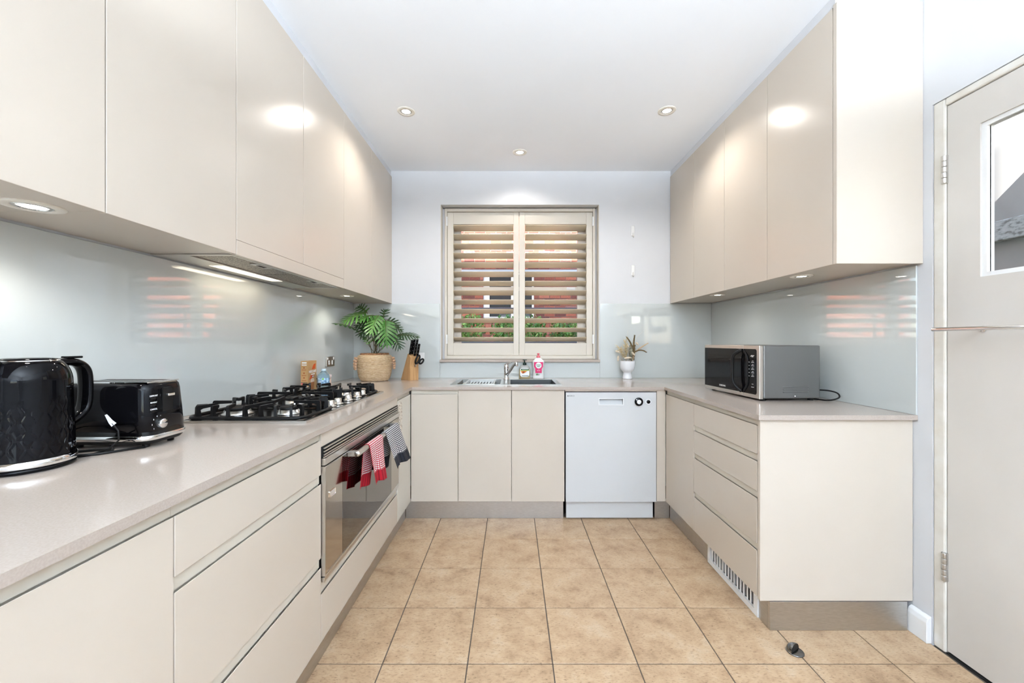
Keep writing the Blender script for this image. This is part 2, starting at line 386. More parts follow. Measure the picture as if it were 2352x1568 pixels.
# ------------------------------------------------------------------ splashbacks (back-painted glass panels)
g = 'pale grey-green glass splashback panels'
MB().box(XL+.0005, XL+.0065, -.4, YB-.0005, ZT+.0005, 1.538, b=.0008).build('splashback', GLASSBACK, label='long pale glass splashback panel behind the cooktop', cat='splashback', group=g)
MB().box(XL+.0075, WX0-.005, YB-.0065, YB-.0005, ZT+.0005, 1.541, b=.0008).build('splashback', GLASSBACK, label='pale glass splashback panel behind the potted plant', cat='splashback', group=g)
MB().box(WX0-.004, WX1+.004, YB-.0065, YB-.0005, ZT+.0005, 1.044, b=.0008).build('splashback', GLASSBACK, label='low glass splashback strip behind the tap and bottles', cat='splashback', group=g)
MB().box(WX1+.005, XR-.0075, YB-.0065, YB-.0005, ZT+.0005, 1.541, b=.0008).build('splashback', GLASSBACK, label='pale glass splashback panel behind the white vase', cat='splashback', group=g)
MB().box(XR-.0065, XR-.0005, 1.692, YB-.0005, ZT+.0005, 1.538, b=.0008).build('splashback', GLASSBACK, label='long pale glass splashback panel behind the microwave', cat='splashback', group=g)

# ------------------------------------------------------------------ worktop: one continuous U with the cut-outs
XE, YE, RE = -.677, 2.737, 1.030       # front edges of left, back and right run
SKX0, SKX1, SKY0, SKY1 = -.425, .340, 2.885, 3.285
CKX0, CKX1, CKY0, CKY1 = -1.20, -.86, 1.60, 2.38
RY0 = 1.690
wt = MB().grid([XL+.001, CKX0, CKX1, XE, SKX0, SKX1, RE, XR-.001], [-.35, CKY0, CKY1, RY0, YE, SKY0, SKY1, YB-.001],
    [(XE, RE, -.4, YE), (RE, XR, -.4, RY0), (SKX0, SKX1, SKY0, SKY1), (CKX0, CKX1, CKY0, CKY1)], ZT-TT, ZT, 'z')
wt.build('worktop', STONE, label='U-shaped taupe engineered stone worktop running along three walls', cat='worktop')

# ------------------------------------------------------------------ cabinet fronts
FT = .019
def front(name, parent, face, pos, a0, a1, z0, z1, pull=False, m=None):
    """a door or drawer front; pull = top edge bevelled back as a finger pull"""
    g = .0018; a0 += g; a1 -= g; sgn = {'+x': -1, '-x': 1, '-y': 1}[face]
    bk = pos+sgn*FT
    pts = [(bk, z0), (pos, z0), (pos, z1), (pos+sgn*.002, z1), (bk, z1-.017)] if pull else [(bk, z0), (pos, z0), (pos, z1), (bk, z1)]
    b = MB()
    if face == '-y': b.prism(pts, 'x', a0, a1, b=.0008)
    else: b.prism(pts, 'y', a0, a1, b=.0008)
    return b.build(name, m or CREAM, parent)
def hollow(parent, face, pos, a0, a1, z0, z1, depth, rails=(), lips=()):
    """carcass of boards behind the fronts"""
    b = MB(); t = .016; p0 = pos+.0195 if face in ('-x', '-y') else pos-.0195
    p1 = pos+depth if face in ('-x', '-y') else pos-depth
    lo, hi = min(p0, p1), max(p0, p1); e = .0004; a0 += e; a1 -= e
    def bx(q0, q1, r0, r1, s0, s1):
        if face == '-y': b.box(r0, r1, q0, q1, s0, s1)
        else: b.box(q0, q1, r0, r1, s0, s1)
    bx(lo, hi, a0, a0+t, z0, z1); bx(lo, hi, a1-t, a1, z0, z1); bx(lo, hi, a0+t, a1-t, z0, z0+t)
    bk = (hi-.006, hi) if face in ('-x', '-y') else (lo, lo+.006)
    bx(bk[0], bk[1], a0+t, a1-t, z0+t, z1)
    for r0, r1 in rails:
        fr_ = (lo, lo+.016) if face in ('-x', '-y') else (hi-.016, hi)
        bx(fr_[0], fr_[1], a0+t, a1-t, r0, r1)
    for r0, r1 in lips:
        fr_ = (pos+.008, pos+.0195) if face in ('-x', '-y') else (pos-.0195, pos-.008)
        bx(fr_[0], fr_[1], a0, a1, r0+.0006, r1-.0006)
    return b.build('body', CREAM_IN, parent)

LF, BF, RF = -.690, 2.754, 1.046        # front planes
ZB, ZH = .132, .8915                    # bottom of fronts, top of carcasses
base_l = 'cream base cabinets on the left'
# left run
def unit(label, loc, cat='cabinet', group=None, name='base_cabinet'): return thing(name, label, cat, loc, group=group)
for (a0, a1, lab) in ((-.35, .227, 'cream base cabinet on the left, cut off nearest the camera'), (.227, .827, 'cream base cabinet door under the kettle')):
    u = unit(lab, (-1.02, (a0+a1)/2, ZB), group=base_l)
    hollow(u, '+x', LF, a0, a1, ZB, ZH, .645, [(.83, ZH)], [(.862, ZH)])
    front('door', u, '+x', LF, a0, a1, ZB, .862, True)
u = unit('cream three-drawer base cabinet left of the oven', (-1.02, 1.146, ZB), group=base_l, name='drawer_cabinet')
hollow(u, '+x', LF, .827, 1.465, ZB, ZH, .645, [(.83, ZH), (.685, .755), (.385, .452)], [(.862, ZH), (.705, .738), (.402, .437)])
for z0, z1 in ((.738, .862), (.437, .705), (ZB, .402)): front('drawer', u, '+x', LF, .827, 1.465, z0, z1, True)
u = unit('cream oven housing cabinet with a shallow drawer under the oven', (-1.02, 1.95, ZB), group=base_l, name='oven_cabinet')
hollow(u, '+x', LF, 1.465, 2.436, ZB, ZH, .645, [(.285, .343)], [(.303, .345)])
front('filler_panel', u, '+x', LF, 1.465, 2.436, .838, ZH-.0005)
front('drawer', u, '+x', LF, 1.465, 2.436, ZB, .303, True)
WORN = mat('worn_laminate', (.67, .64, .57), .3)
def _worn():
    m = WORN; tc = N(m, 'ShaderNodeTexCoord'); mp = N(m, 'ShaderNodeMapping'); L(m, tc.outputs['Object'], mp.inputs['Vector'])
    n = N(m, 'ShaderNodeTexNoise', Scale=70, Detail=5, Roughness=.7); L(m, mp.outputs[0], n.inputs['Vector'])
    sep = N(m, 'ShaderNodeSeparateXYZ'); L(m, tc.outputs['Object'], sep.inputs[0])
    # patch of peeled paint beside the oven, at handle height
    def band(out, c, w):
        s = N(m, 'ShaderNodeMath', operation='SUBTRACT'); L(m, out, s.inputs[0]); s.inputs[1].default_value = c
        a = N(m, 'ShaderNodeMath', operation='ABSOLUTE'); L(m, s.outputs[0], a.inputs[0])
        r = N(m, 'ShaderNodeMapRange'); r.inputs['From Min'].default_value = w*.75; r.inputs['From Max'].default_value = w; r.inputs['To Min'].default_value = 1; r.inputs['To Max'].default_value = 0
        L(m, a.outputs[0], r.inputs['Value']); return r.outputs[0]
    by = band(sep.outputs['Y'], -.10, .05); bz = band(sep.outputs['Z'], .62, .105)
    ml = N(m, 'ShaderNodeMath', operation='MULTIPLY'); L(m, by, ml.inputs[0]); L(m, bz, ml.inputs[1])
    r = ramp(m, [(.40, (.16, .09, .05)), (.46, (.62, .52, .40)), (.54, (.80, .76, .69)), (.7, (.74, .70, .62))]); L(m, n.outputs['Fac'], r.inputs[0])
    mx = N(m, 'ShaderNodeMix', data_type='RGBA'); L(m, ml.outputs[0], mx.inputs['Factor']); mx.inputs[6].default_value = (.67, .642, .578, 1)
    L(m, r.outputs[0], mx.inputs[7]); L(m, mx.outputs[2], P(m).inputs['Base Color'])
_worn()
u = unit('narrow cream base cabinet right of the oven with peeled paint', (-1.02, 2.6, ZB), group=base_l)
hollow(u, '+x', LF, 2.436, 2.753, ZB, ZH, .645, [(.83, ZH)], [(.862, ZH)])
front('door', u, '+x', LF, 2.436, 2.753, ZB, .862, True, m=WORN)
# back run
base_b = 'cream base cabinets under the window'
for (a0, a1, pull, lab) in ((-.6885, -.367, True, 'cream base cabinet in the corner below the knife block'), (-.367, -.003, False, 'cream base cabinet under the sink drainer'), (-.003, .358, False, 'cream base cabinet under the sink bowl, beside the dishwasher')):
    u = unit(lab, ((a0+a1)/2, 3.1, ZB), group=base_b)
    hollow(u, '-y', BF, a0, a1, ZB, .70 if not pull else ZH, .665, [(.83, ZH)] if pull else [], [(.862, ZH)] if pull else [])
    front('door', u, '-y', BF, a0, a1, ZB, .862 if pull else .8885, pull)
u = unit('cream filler panels framing the white dishwasher', (.70, 2.8, ZB), cat='panel', name='filler_panel')
MB().box(.361, .985, BF, BF+.018, .8805, ZH, b=.0006).build('top_filler', CREAM, u)
MB().box(.985, 1.045, BF, BF+.018, ZB, ZH, b=.0006).build('side_filler', CREAM, u)
# right run
base_r = 'cream base cabinets on the right'
u = unit('cream base cabinet with a single door beside the dishwasher corner', (1.37, 2.54, ZB), group=base_r)
hollow(u, '-x', RF, 2.333, 2.753, ZB, ZH, .643, [(.83, ZH)], [(.862, ZH)])
front('door', u, '-x', RF, 2.333, 2.753, ZB, .862, True)
u = unit('cream four-drawer base cabinet below the microwave', (1.37, 2.03, ZB), group=base_r, name='drawer_cabinet')
hollow(u, '-x', RF, 1.730, 2.333, ZB, ZH, .643, [(.83, ZH), (.685, .757), (.527, .60), (.305, .375)], [(.862, ZH), (.708, .739), (.55, .581), (.327, .357)])
for z0, z1 in ((.739, .862), (.581, .708), (.357, .550), (ZB, .327)): front('drawer', u, '-x', RF, 1.730, 2.333, z0, z1, True)
MB().box(RF+.001, XR-.002, 1.709, 1.7285, .124, ZH, b=.003, seg=2).build('end_panel', CREAM, label='wide cream end panel closing the right base cabinets', cat='panel')
# kickboards
kb = 'brushed steel kickboards'
MB().box(-.751, -.735, -.35, 2.793, .0005, .1305, b=.0008).build('kickboard', STEELB, label='long brushed steel kickboard under the left cabinets', cat='kickboard', group=kb)
MB().box(-.733, .354, 2.795, 2.811, .0005, .1305, b=.0008).build('kickboard', STEELB, label='brushed steel kickboard under the sink cabinets', cat='kickboard', group=kb)
MB().box(.984, 1.087, 2.795, 2.811, .0005, .1305, b=.0008).build('kickboard', STEELB, label='short steel kickboard piece right of the dishwasher', cat='kickboard', group=kb)
MB().box(1.089, 1.105, 2.243, 2.793, .0005, .1305, b=.0008).build('kickboard', STEELB, label='steel kickboard on the right run between the corner and the white vent', cat='kickboard', group=kb)
MB().box(1.089, 1.105, 1.7265, 1.787, .0005, .1305, b=.0008).build('kickboard', STEELB, label='short steel kickboard piece between the white vent and the end panel', cat='kickboard', group=kb)
MB().box(1.089, XR-.026, 1.709, 1.725, .0005, .122, b=.0008).build('kickboard', STEELB, label='steel kickboard below the wide end panel', cat='kickboard', group=kb)
# vent grille in the right kickboard
vg = thing('vent_grille', 'white slatted vent grille let into the right kickboard', 'vent', (1.088, 2.015, 0))
MB().grid([1.788, 1.812, 2.218, 2.242], [.002, .026, .118, .1305], [(1.812, 2.218, .026, .118)], 1.083, 1.096, 'x').build('grille_frame', WHITEP, vg)
MB().box(1.107, 1.11, 1.79, 2.24, .004, .128).build('backing', DARK, vg)
sl0 = None
for i in range(15):
    y = 1.824+i*.0272
    if sl0 is None: sl0 = MB().box(-.006, .006, -.0035, .0035, .0265, .1175, b=.0006).build('slat', WHITEP, vg, local=True); o = sl0
    else: o = dupl(sl0, vg)
    o.location = Vector((1.094, y, 0))-WLOC[vg.name]; o.rotation_euler = (0, 0, math.radians(28+random.uniform(-14, 14)))

# ------------------------------------------------------------------ overhead cabinets
UZ0, UZ1 = 1.545, 2.613
UL, UR = -1.018, 1.339
ov_l = 'cream overhead cabinets on the left'; ov_r = 'cream overhead cabinets on the right'
seams = [-.40, .054, .534, 1.0147, 1.4956, 1.9765, 2.4527, 2.940, 3.4275]
labs = ['overhead cream cabinet on the left wall, nearest end behind the camera', 'overhead cream cabinet on the left wall, beside the camera', 'overhead cream cabinet above the kettle, with the bright round light below', 'tall overhead cream cabinet above the toaster, left of the range hood',
        'overhead cream cabinet over the near half of the range hood', 'overhead cream cabinet over the far half of the range hood', 'overhead cream cabinet above the coffee box, second from the window wall', 'overhead cream cabinet above the potted plant, against the window wall']
def upper(face, a0, a1, lab, grp, z0=UZ0):
    pos = UL if face == '+x' else UR
    u = thing('overhead_cabinet', lab, 'cabinet', ((pos+(XL if face == '+x' else XR))/2, (a0+a1)/2, z0), group=grp)
    e = .0004
    x0, x1 = (XL+.0068, UL-FT-.0006) if face == '+x' else (UR+FT+.0006, XR-.0068)
    MB().box(x0, x1, a0+e, a1-e, z0, UZ1).build('body', CREAM, u)
    front('door', u, face, pos, a0, a1, z0-.003, UZ1)
    return u
for i, lab in enumerate(labs): upper('+x', seams[i], seams[i+1], lab, ov_l, 1.6 if i in (4, 5) else UZ0)
rs = [1.690, 2.126, 2.554, 2.985, 3.4275]
for i, lab in enumerate(('overhead cream cabinet right of the window, nearest the end panel', 'overhead cream cabinet right of the window, above the microwave', 'overhead cream cabinet right of the window, second from the window wall', 'overhead cream cabinet right of the window, against the window wall')):
    upper('-x', rs[i], rs[i+1], lab, ov_r)
MB().box(UR-.001, XR-.0008, 1.668, 1.688, UZ0-.004, UZ1+.008, b=.0012).build('end_panel', CREAM, label='tall cream end panel of the right overhead cabinets beside the door', cat='panel')
MB().box(XL+.0068, UL-.002, 3.4278, 3.434, 1.5415, UZ1).build('scribe_strip', CREAM, label='thin cream scribe strip where the left overhead cabinets meet the wall', cat='strip')

# ------------------------------------------------------------------ range hood
FILT = mat('hood_filter', (.42, .38, .33), .4, .9)
def _filt():
    m = FILT; g = N(m, 'ShaderNodeNewGeometry'); v = N(m, 'ShaderNodeTexVoronoi', Scale=150); L(m, g.outputs['Position'], v.inputs['Vector'])
    r = ramp(m, [(.2, (.62, .56, .48)), (.55, (.22, .19, .16))]); L(m, v.outputs['Distance'], r.inputs[0]); L(m, r.outputs[0], P(m).inputs['Base Color'])
_filt()
hd = thing('range_hood', 'built-in range hood with steel filters under the left overhead cabinets', 'range hood', (-1.18, 1.97, 1.54))
MB().box(UL-.019, UL, 1.4975, 2.451, 1.541, 1.596, b=.0008).build('front_panel', CREAM, hd)
MB().box(XL+.012, UL-.021, 1.4975, 2.445, 1.556, 1.598).build('casing', STEELB, hd)
hb = MB().grid([XL+.012, -1.285, -1.225, -1.21, -1.052, UL-.021], [1.4975, 1.52, 1.715, 2.165, 2.43, 2.445], [(-1.285, -1.225, 1.715, 2.165), (-1.21, -1.052, 1.52, 2.43)], 1.541, 1.5555, 'z').build('underside', STEEL, hd)
for a, b in ((1.522, 1.962), (1.97, 2.428)):
    f = MB().box(-1.208, -1.054, a, b, 1.545, 1.5555).build('filter', FILT, hd)
    MB().box(-1.095, -1.06, (a+b)/2-.055, (a+b)/2+.055, 1.5415, 1.5449, b=.001).box(-1.085, -1.07, (a+b)/2-.025, (a+b)/2+.025, 1.5405, 1.5414, m=1).build('filter_latch', [STEEL, DARK], f)
HL = mat('hood_lamp_cover', (1, .95, .85), .4, emis=(1, .88, .68), estr=1.6)
MB().box(-1.284, -1.226, 1.716, 2.164, 1.546, 1.5555).build('lamp_cover', HL, hd)
area('range_hood_lamp', (-1.255, 1.94, 1.538), (0, 0, -1), .05, .42, .2, (1, .86, .66))

# ------------------------------------------------------------------ downlights
def downlight(x, y, z, label, group, watt, ring=.055, estr_mat=BULB, spot=150, radius=.022):
    t = thing('downlight', label, 'downlight', (x, y, z-.004), group=group)
    MB().lathe([(ring*.62, 0), (ring*.66, -.004), (ring*.96, -.003), (ring, -.0005), (ring, 0)], (x, y, z), 32).build('trim_ring', RING, t)
    MB().lathe([(ring*.46, 0), (ring*.48, -.0035), (ring*.6, -.0035), (ring*.62, 0)], (x, y, z), 28).build('gimbal_ring', CHROME, t)
    MB().lathe([(0, -.001), (ring*.46, -.001), (ring*.46, -.0002)], (x, y, z), 24).build('diffuser', estr_mat, t)
    if watt:
        d = bpy.data.lights.new('downlight_lamp', 'SPOT'); d.energy = watt; d.spot_size = math.radians(spot); d.spot_blend = .7; d.shadow_soft_size = radius; d.color = (1, .95, .88)
        o = bpy.data.objects.new('downlight_lamp', d); COL.objects.link(o); o.location = (x, y, z-.03)
    return t
gc = 'round ceiling downlights'
downlight(-.665, 2.544, ZC, 'round ceiling downlight nearest the left overhead cabinets', gc, 9)
downlight(.970, 2.535, ZC, 'round ceiling downlight nearest the right overhead cabinets', gc, 9)
downlight(.060, 3.093, ZC, 'round ceiling downlight in front of the window', gc, 5)
downlight(-.42, .35, ZC, 'extra unseen downlight added above the left of the camera', gc, 0.6)  # extra lamp added out of view for even light
downlight(.75, .35, ZC, 'extra unseen downlight added above the right of the camera', gc, 0.6)  # second added lamp, also out of view
gu = 'under-cabinet downlights'
downlight(-1.151, .972, UZ0, 'bright round light under the left overhead cabinet above the kettle', gu, 2.5, .058)
downlight(-1.174, 2.88, UZ0, 'small round light under the left overhead cabinet above the plant', gu, 1.4, .048)
downlight(1.441, 2.015, UZ0, 'round light under the right overhead cabinet above the microwave side', gu, .7, .05)
downlight(1.434, 2.825, UZ0, 'round light under the right overhead cabinet near the window corner', gu, .7, .05)
# unseen cool-white uplighter, added behind the camera to brighten the ceiling
fl_ = thing('added_uplighter', 'tall white uplighter added unseen behind the camera', 'lamp', (.42, -1.4, 0))
MB().lathe([(0, .0005), (.15, .0005), (.15, .012), (.03, .022), (0, .022)], (.42, -1.4, 0), 32).build('base', WHITEP, fl_)
MB().cyl((.42, -1.4, .02), (.42, -1.4, 1.38), .014, 14).build('pole', WHITEP, fl_)
MB().lathe([(.02, 1.375), (.09, 1.395), (.17, 1.46), (.20, 1.52), (.196, 1.52), (.165, 1.466), (.085, 1.402), (0, 1.39)], (.42, -1.4, 0), 40).build('bowl_shade', WHITEP, fl_)
ud = bpy.data.lights.new('uplight_fill', 'SPOT'); ud.energy = 330; ud.spot_size = math.radians(160); ud.spot_blend = .1; ud.shadow_soft_size = .1; ud.color = (.77, .885, 1.0)
uo = bpy.data.objects.new('uplight_fill', ud); COL.objects.link(uo); uo.location = (.42, -1.4, 1.50); uo.rotation_euler = (PI, 0, 0)
# ------------------------------------------------------------------ oven
OVM = mat('oven_mirror_glass', (.21, .20, .185), .035, 1)
OVS = mat('oven_tinted_margin', (.47, .43, .385), .09, 1)
OY0, OY1 = 1.468, 2.433
ov = thing('oven', 'wide built-in steel oven with mirrored glass door under the cooktop', 'oven', (-1.0, 1.95, .345))
MB().box(-1.30, LF-.002, OY0+.02, OY1-.02, .352, .832).build('body', BLACKM, ov)
vt = MB().box(LF-.0015, LF+.004, OY0, OY1, .797, .8365, b=.001, m=1)
for k in range(3): vt.box(LF+.004, LF+.0095, OY0+.004, OY1-.004, .8055+k*.0115, .8105+k*.0115, b=.0008)
vt.box(LF+.004, LF+.0098, OY0+.001, OY1-.001, .797, .8025, b=.0008)
vt.build('vent_trim', [STEEL, DARK], ov)
MB().box(LF-.0015, LF+.013, OY0, OY1, .770, .7955, b=.0015, seg=2).build('control_band', STEEL, ov)
dr = MB().grid([OY0, OY0+.004, OY1-.004, OY1], [.368, .372, .762, .766], [(OY0+.004, OY1-.004, .372, .762)], LF-.0015, LF+.0125, 'x').build('door', STEEL, ov)
MB().box(LF-.0015, LF+.011, OY0+.004, 1.621, .372, .762).build('tinted_margin', OVS, dr)
MB().box(LF-.0015, LF+.011, 2.277, OY1-.004, .372, .762).build('tinted_margin', OVS, dr)
MB().box(LF-.0015, LF+.011, 1.6225, 2.2755, .372, .762).build('mirror_window', OVM, dr)
MB().box(LF-.0015, LF+.010, OY0, OY1, .346, .3635, b=.0012).build('bottom_trim', STEEL, ov)
bg_ = MB().box(LF+.0112, LF+.0135, 1.504, 1.553, .640, .662, b=.003, seg=2).build('badge', CHROME, dr)
HX, HZ, HR = -.637, .757, .0115
hd_ = MB().cyl((HX, 1.665, HZ), (HX, 2.275, HZ), HR, 20).build('handle', STEEL, dr)
for y in (1.68, 2.255):
    MB().box(LF+.011, HX+.002, y-.012, y+.012, HZ-.012, HZ+.010, b=.002).build('handle_bracket', STEELB, hd_)

# ------------------------------------------------------------------ tea towels over the oven handle
def gingham(name, col, dark):
    m = mat(name, (.8, .8, .8), .9); uv = N(m, 'ShaderNodeUVMap'); sep = N(m, 'ShaderNodeSeparateXYZ'); L(m, uv.outputs[0], sep.inputs[0])
    def band(out, per, duty):
        d = N(m, 'ShaderNodeMath', operation='DIVIDE'); L(m, out, d.inputs[0]); d.inputs[1].default_value = per
        f = N(m, 'ShaderNodeMath', operation='FRACT'); L(m, d.outputs[0], f.inputs[0])
        l = N(m, 'ShaderNodeMath', operation='LESS_THAN'); L(m, f.outputs[0], l.inputs[0]); l.inputs[1].default_value = duty; return l.outputs[0]
    mx = N(m, 'ShaderNodeMath', operation='MAXIMUM'); L(m, band(sep.outputs['X'], .0125, .3), mx.inputs[0]); L(m, band(sep.outputs['Y'], .0092, .42), mx.inputs[1])
    a = N(m, 'ShaderNodeMix', data_type='RGBA'); L(m, mx.outputs[0], a.inputs['Factor']); a.inputs[6].default_value = (.82, .80, .80, 1); a.inputs[7].default_value = (*col, 1)
    # solid woven hem at both ends: v outside the check zone
    ab = N(m, 'ShaderNodeMath', operation='ABSOLUTE'); L(m, sep.outputs['Y'], ab.inputs[0])
    gt = N(m, 'ShaderNodeMath', operation='GREATER_THAN'); L(m, ab.outputs[0], gt.inputs[0]); gt.inputs[1].default_value = .148
    st = N(m, 'ShaderNodeMix', data_type='RGBA'); L(m, band(sep.outputs['X'], .017, .3), st.inputs['Factor']); st.inputs[6].default_value = (*col, 1); st.inputs[7].default_value = (*dark, 1)
    z = N(m, 'ShaderNodeMix', data_type='RGBA'); L(m, gt.outputs[0], z.inputs['Factor']); L(m, a.outputs[2], z.inputs[6]); L(m, st.outputs[2], z.inputs[7])
    L(m, z.outputs[2], P(m).inputs['Base Color']); return m
def towel(label, m, y0, y1, flare_f, flare_r, len_f, len_r, seed, out_f=.03, shift_f=0., shift_r=0.):
    rnd = random.Random(seed); ph = rnd.uniform(0, 6); nu, nv = 44, 60; b = MB(); R = HR+.0022; uv = []
    Lt = len_f+PI*R+len_r
    for j in range(nv+1):
        s = Lt*j/nv
        for i in range(nu+1):
            u = i/nu; w = y0+(y1-y0)*u
            if s < len_f: h = len_f-s; k = h/len_f; side = 1
            elif s > len_f+PI*R: h = s-len_f-PI*R; k = h/len_r; side = -1
            else: h = 0; k = 0; side = 0
            if side == 0:
                a = (s-len_f)/R; x = HX+R*math.cos(a); z = HZ+R*math.sin(a); y = w
            elif side == 1:
                y = (y0+y1)/2+shift_f*k+(w-(y0+y1)/2)*(1+flare_f*k)
                x = HX+R+out_f*k+.0095*k*math.sin(u*9.5+ph)+.004*k*math.sin(u*21+ph*2); z = HZ-h*(1-.03*k)+.012*k*math.sin(u*4+ph)
            else:
                y = (y0+y1)/2+shift_r*k+(w-(y0+y1)/2)*(1+flare_r*k)
                x = max(HX-R-.004*k+.008*k*math.sin(u*8+ph+1), LF+.016); z = HZ-h+.008*k*math.sin(u*5+ph)
            b.v.append((x, y, z)); uv.append((w, s-len_f-PI*R/2))
    for j in range(nv):
        for i in range(nu):
            a = j*(nu+1)+i; b.f.append((a, a+1, a+nu+2, a+nu+1)); b.m.append(0); b.s.append(True)
    b.uv = uv
    o = b.build('tea_towel', m, label=label, cat='tea towel', group='tea towels on the oven handle', recalc=False)
    sol = o.modifiers.new('thickness', 'SOLIDIFY'); sol.thickness = .0016; sol.offset = 0
    return o
RED = gingham('red_check_cotton', lin(176, 18, 38), lin(120, 10, 28)); BLU = gingham('black_check_cotton', lin(26, 30, 42), lin(8, 9, 14))
towel('red and white checked tea towel hanging on the oven handle', RED, 1.775, 1.955, .10, -.15, .178, .178, 3, .022, .0, -.055)
towel('black and white checked tea towel hanging on the oven handle', BLU, 2.01, 2.235, .45, -.1, .180, .182, 8, .05, .035, -.05)

# ------------------------------------------------------------------ dishwasher
dw = thing('dishwasher', 'white built-in dishwasher with recessed handle and two dials', 'dishwasher', (.672, 3.1, .02))
DX0, DX1 = .366, .980
MB().box(DX0+.004, DX1-.004, BF+.06, 3.40, .03, .866).build('body', BLACKM, dw)
hx0, hx1, hz0, hz1 = .592, .755, .790, .832
dd = MB().grid([DX0, hx0, hx1, DX1], [.1305, hz0, hz1, .8745], [(hx0, hx1, hz0, hz1)], BF-.003, BF+.024, 'y').box(DX0+.002, DX1-.002, BF+.0245, BF+.058, .133, .872).build('door', ENAMEL, dw)
MB().prism([(BF+.0235, hz0+.001), (BF+.003, hz0+.001), (BF+.0235, hz1-.006)], 'x', hx0+.002, hx1-.002).build('handle_scoop', ENAMEL, dd)
MB().grid([hx0-.003, hx0+.002, hx1-.002, hx1+.003], [hz0-.003, hz0+.002, hz1-.002, hz1+.003], [(hx0+.002, hx1-.002, hz0+.002, hz1-.002)], BF-.0045, BF-.0031, 'y').build('handle_rim', WHITEP, dd)
MB().box(DX0+.006, DX1-.012, BF+.030, BF+.044, .008, .1265, b=.001).build('kick_panel', ENAMEL, dw)
def disc(b, x, z, r, y0, y1, m=0, n=28): b.cyl((x, y1, z), (x, y0, z), r, n, m); return b
zk = .811; x1 = .8605; x2 = .9255
k = disc(MB(), x1, zk, .0285, BF-.012, BF-.0032).build('programme_dial', BLACKG, dw); disc(MB(), x1, zk, .0145, BF-.016, BF-.0122).build('dial_cap', WHITEP, k)
disc(MB(), x1-.0165, zk+.0145, .0035, BF-.0135, BF-.0121, n=12).build('dial_pointer', WHITEP, k)
rg = MB(); rg.lathe([(.0195, 0), (.0195, .002), (.0225, .002), (.0225, 0)], (x2, BF-.0031, zk), 28, M=Matrix.Rotation(PI/2, 3, 'X'))
k = rg.build('start_ring', GREY, dw); disc(MB(), x2, zk, .0195, BF-.0045, BF-.0032).build('ring_face', WHITEP, k)
disc(MB(), x2, zk, .0125, BF-.011, BF-.0046).build('start_button', BLACKG, k)
DTXT = mat('dark_print', (.03, .03, .035), .6)
text('ASKO', .0125, DTXT, dd, (.405, BF-.0033, .8505), (1, 0, 0), (0, 0, 1), sx=1.25)
MB().box(.377, .383, BF-.0036, BF-.0031, .847, .854).build('logo_mark', DTXT, dd)

# ------------------------------------------------------------------ cooktop
ct = thing('gas_cooktop', 'black and steel five-burner gas cooktop set in the left worktop', 'cooktop', (-1.02, 1.985, ZT))
CX0, CX1, CY0, CY1 = -1.265, -.775, 1.525, 2.447; ZP = ZT+.0065
HOBG = mat('hob_dark_steel', (.075, .075, .078), .16, .85)
MB().grid([CX0, CX0+.012, CX1-.012, CX1], [CY0, CY0+.012, CY1-.012, CY1], [(CX0+.012, CX1-.012, CY0+.012, CY1-.012)], ZT+.0005, ZP+.0015, 'z').build('steel_rim', STEEL, ct)
MB().box(CX0+.0125, CX1-.0125, CY0+.0125, CY1-.0125, ZT+.0008, ZP).build('hob_plate', HOBG, ct)
ALU = mat('burner_aluminium', (.72, .71, .69), .25, 1)
def burner(x, y, r, wok=False):
    b = MB().lathe([(r*1.25, 0), (r*1.28, .004), (r*1.05, .009), (r*.98, .018), (r*.7, .019), (0, .019)], (x, y, ZP), 28).build('burner_base', ALU, ct)
    if wok:
        MB().lathe([(r*.72, .019), (r*.98, .021), (r*1.0, .027), (r*.93, .031), (r*.72, .031), (r*.70, .025), (r*.72, .019)], (x, y, ZP), 32).build('flame_ring', IRON, b)
    MB().lathe([(r*.58 if wok else r*.9, .0195), (r*.6 if wok else r*.93, .024), (r*.5 if wok else r*.85, .0305), (r*.2, .032), (0, .032)], (x, y, ZP), 28).build('burner_cap', IRON, b)
burners = [(-.935, 1.70, .040, False), (-1.145, 1.69, .048, True), (-1.06, 1.985, .052, True), (-.935, 2.275, .036, False), (-1.14, 2.275, .030, False)]
for q in burners: burner(*q)
TZ = ZP+.055
def blade(b, p, q, w=.0045, top=TZ, drop=.014, post=True):
    """cast finger: post at p, then a bar from p to q"""
    p = Vector((*p, 0)); q = Vector((*q, 0)); d = (q-p); n = Vector((-d.y, d.x, 0)).normalized()*w
    Lh = d.length; u = d.normalized(); pw = .020
    pts = [(0, ZP+.008), (pw, ZP+.008), (pw*.8, top-drop-.004), (pw+.006, top-drop), (Lh, top-drop*.8), (Lh, top), (.006, top), (-.001+.003, top-.006)]
    A = [p+u*s+n+Vector((0, 0, z)) for s, z in pts]; B = [p+u*s-n+Vector((0, 0, z)) for s, z in pts]; k = len(pts)
    b.add(A+B, [tuple(range(k)), tuple(range(2*k-1, k-1, -1))]+[(i, (i+1) % k, k+(i+1) % k, k+i) for i in range(k)])
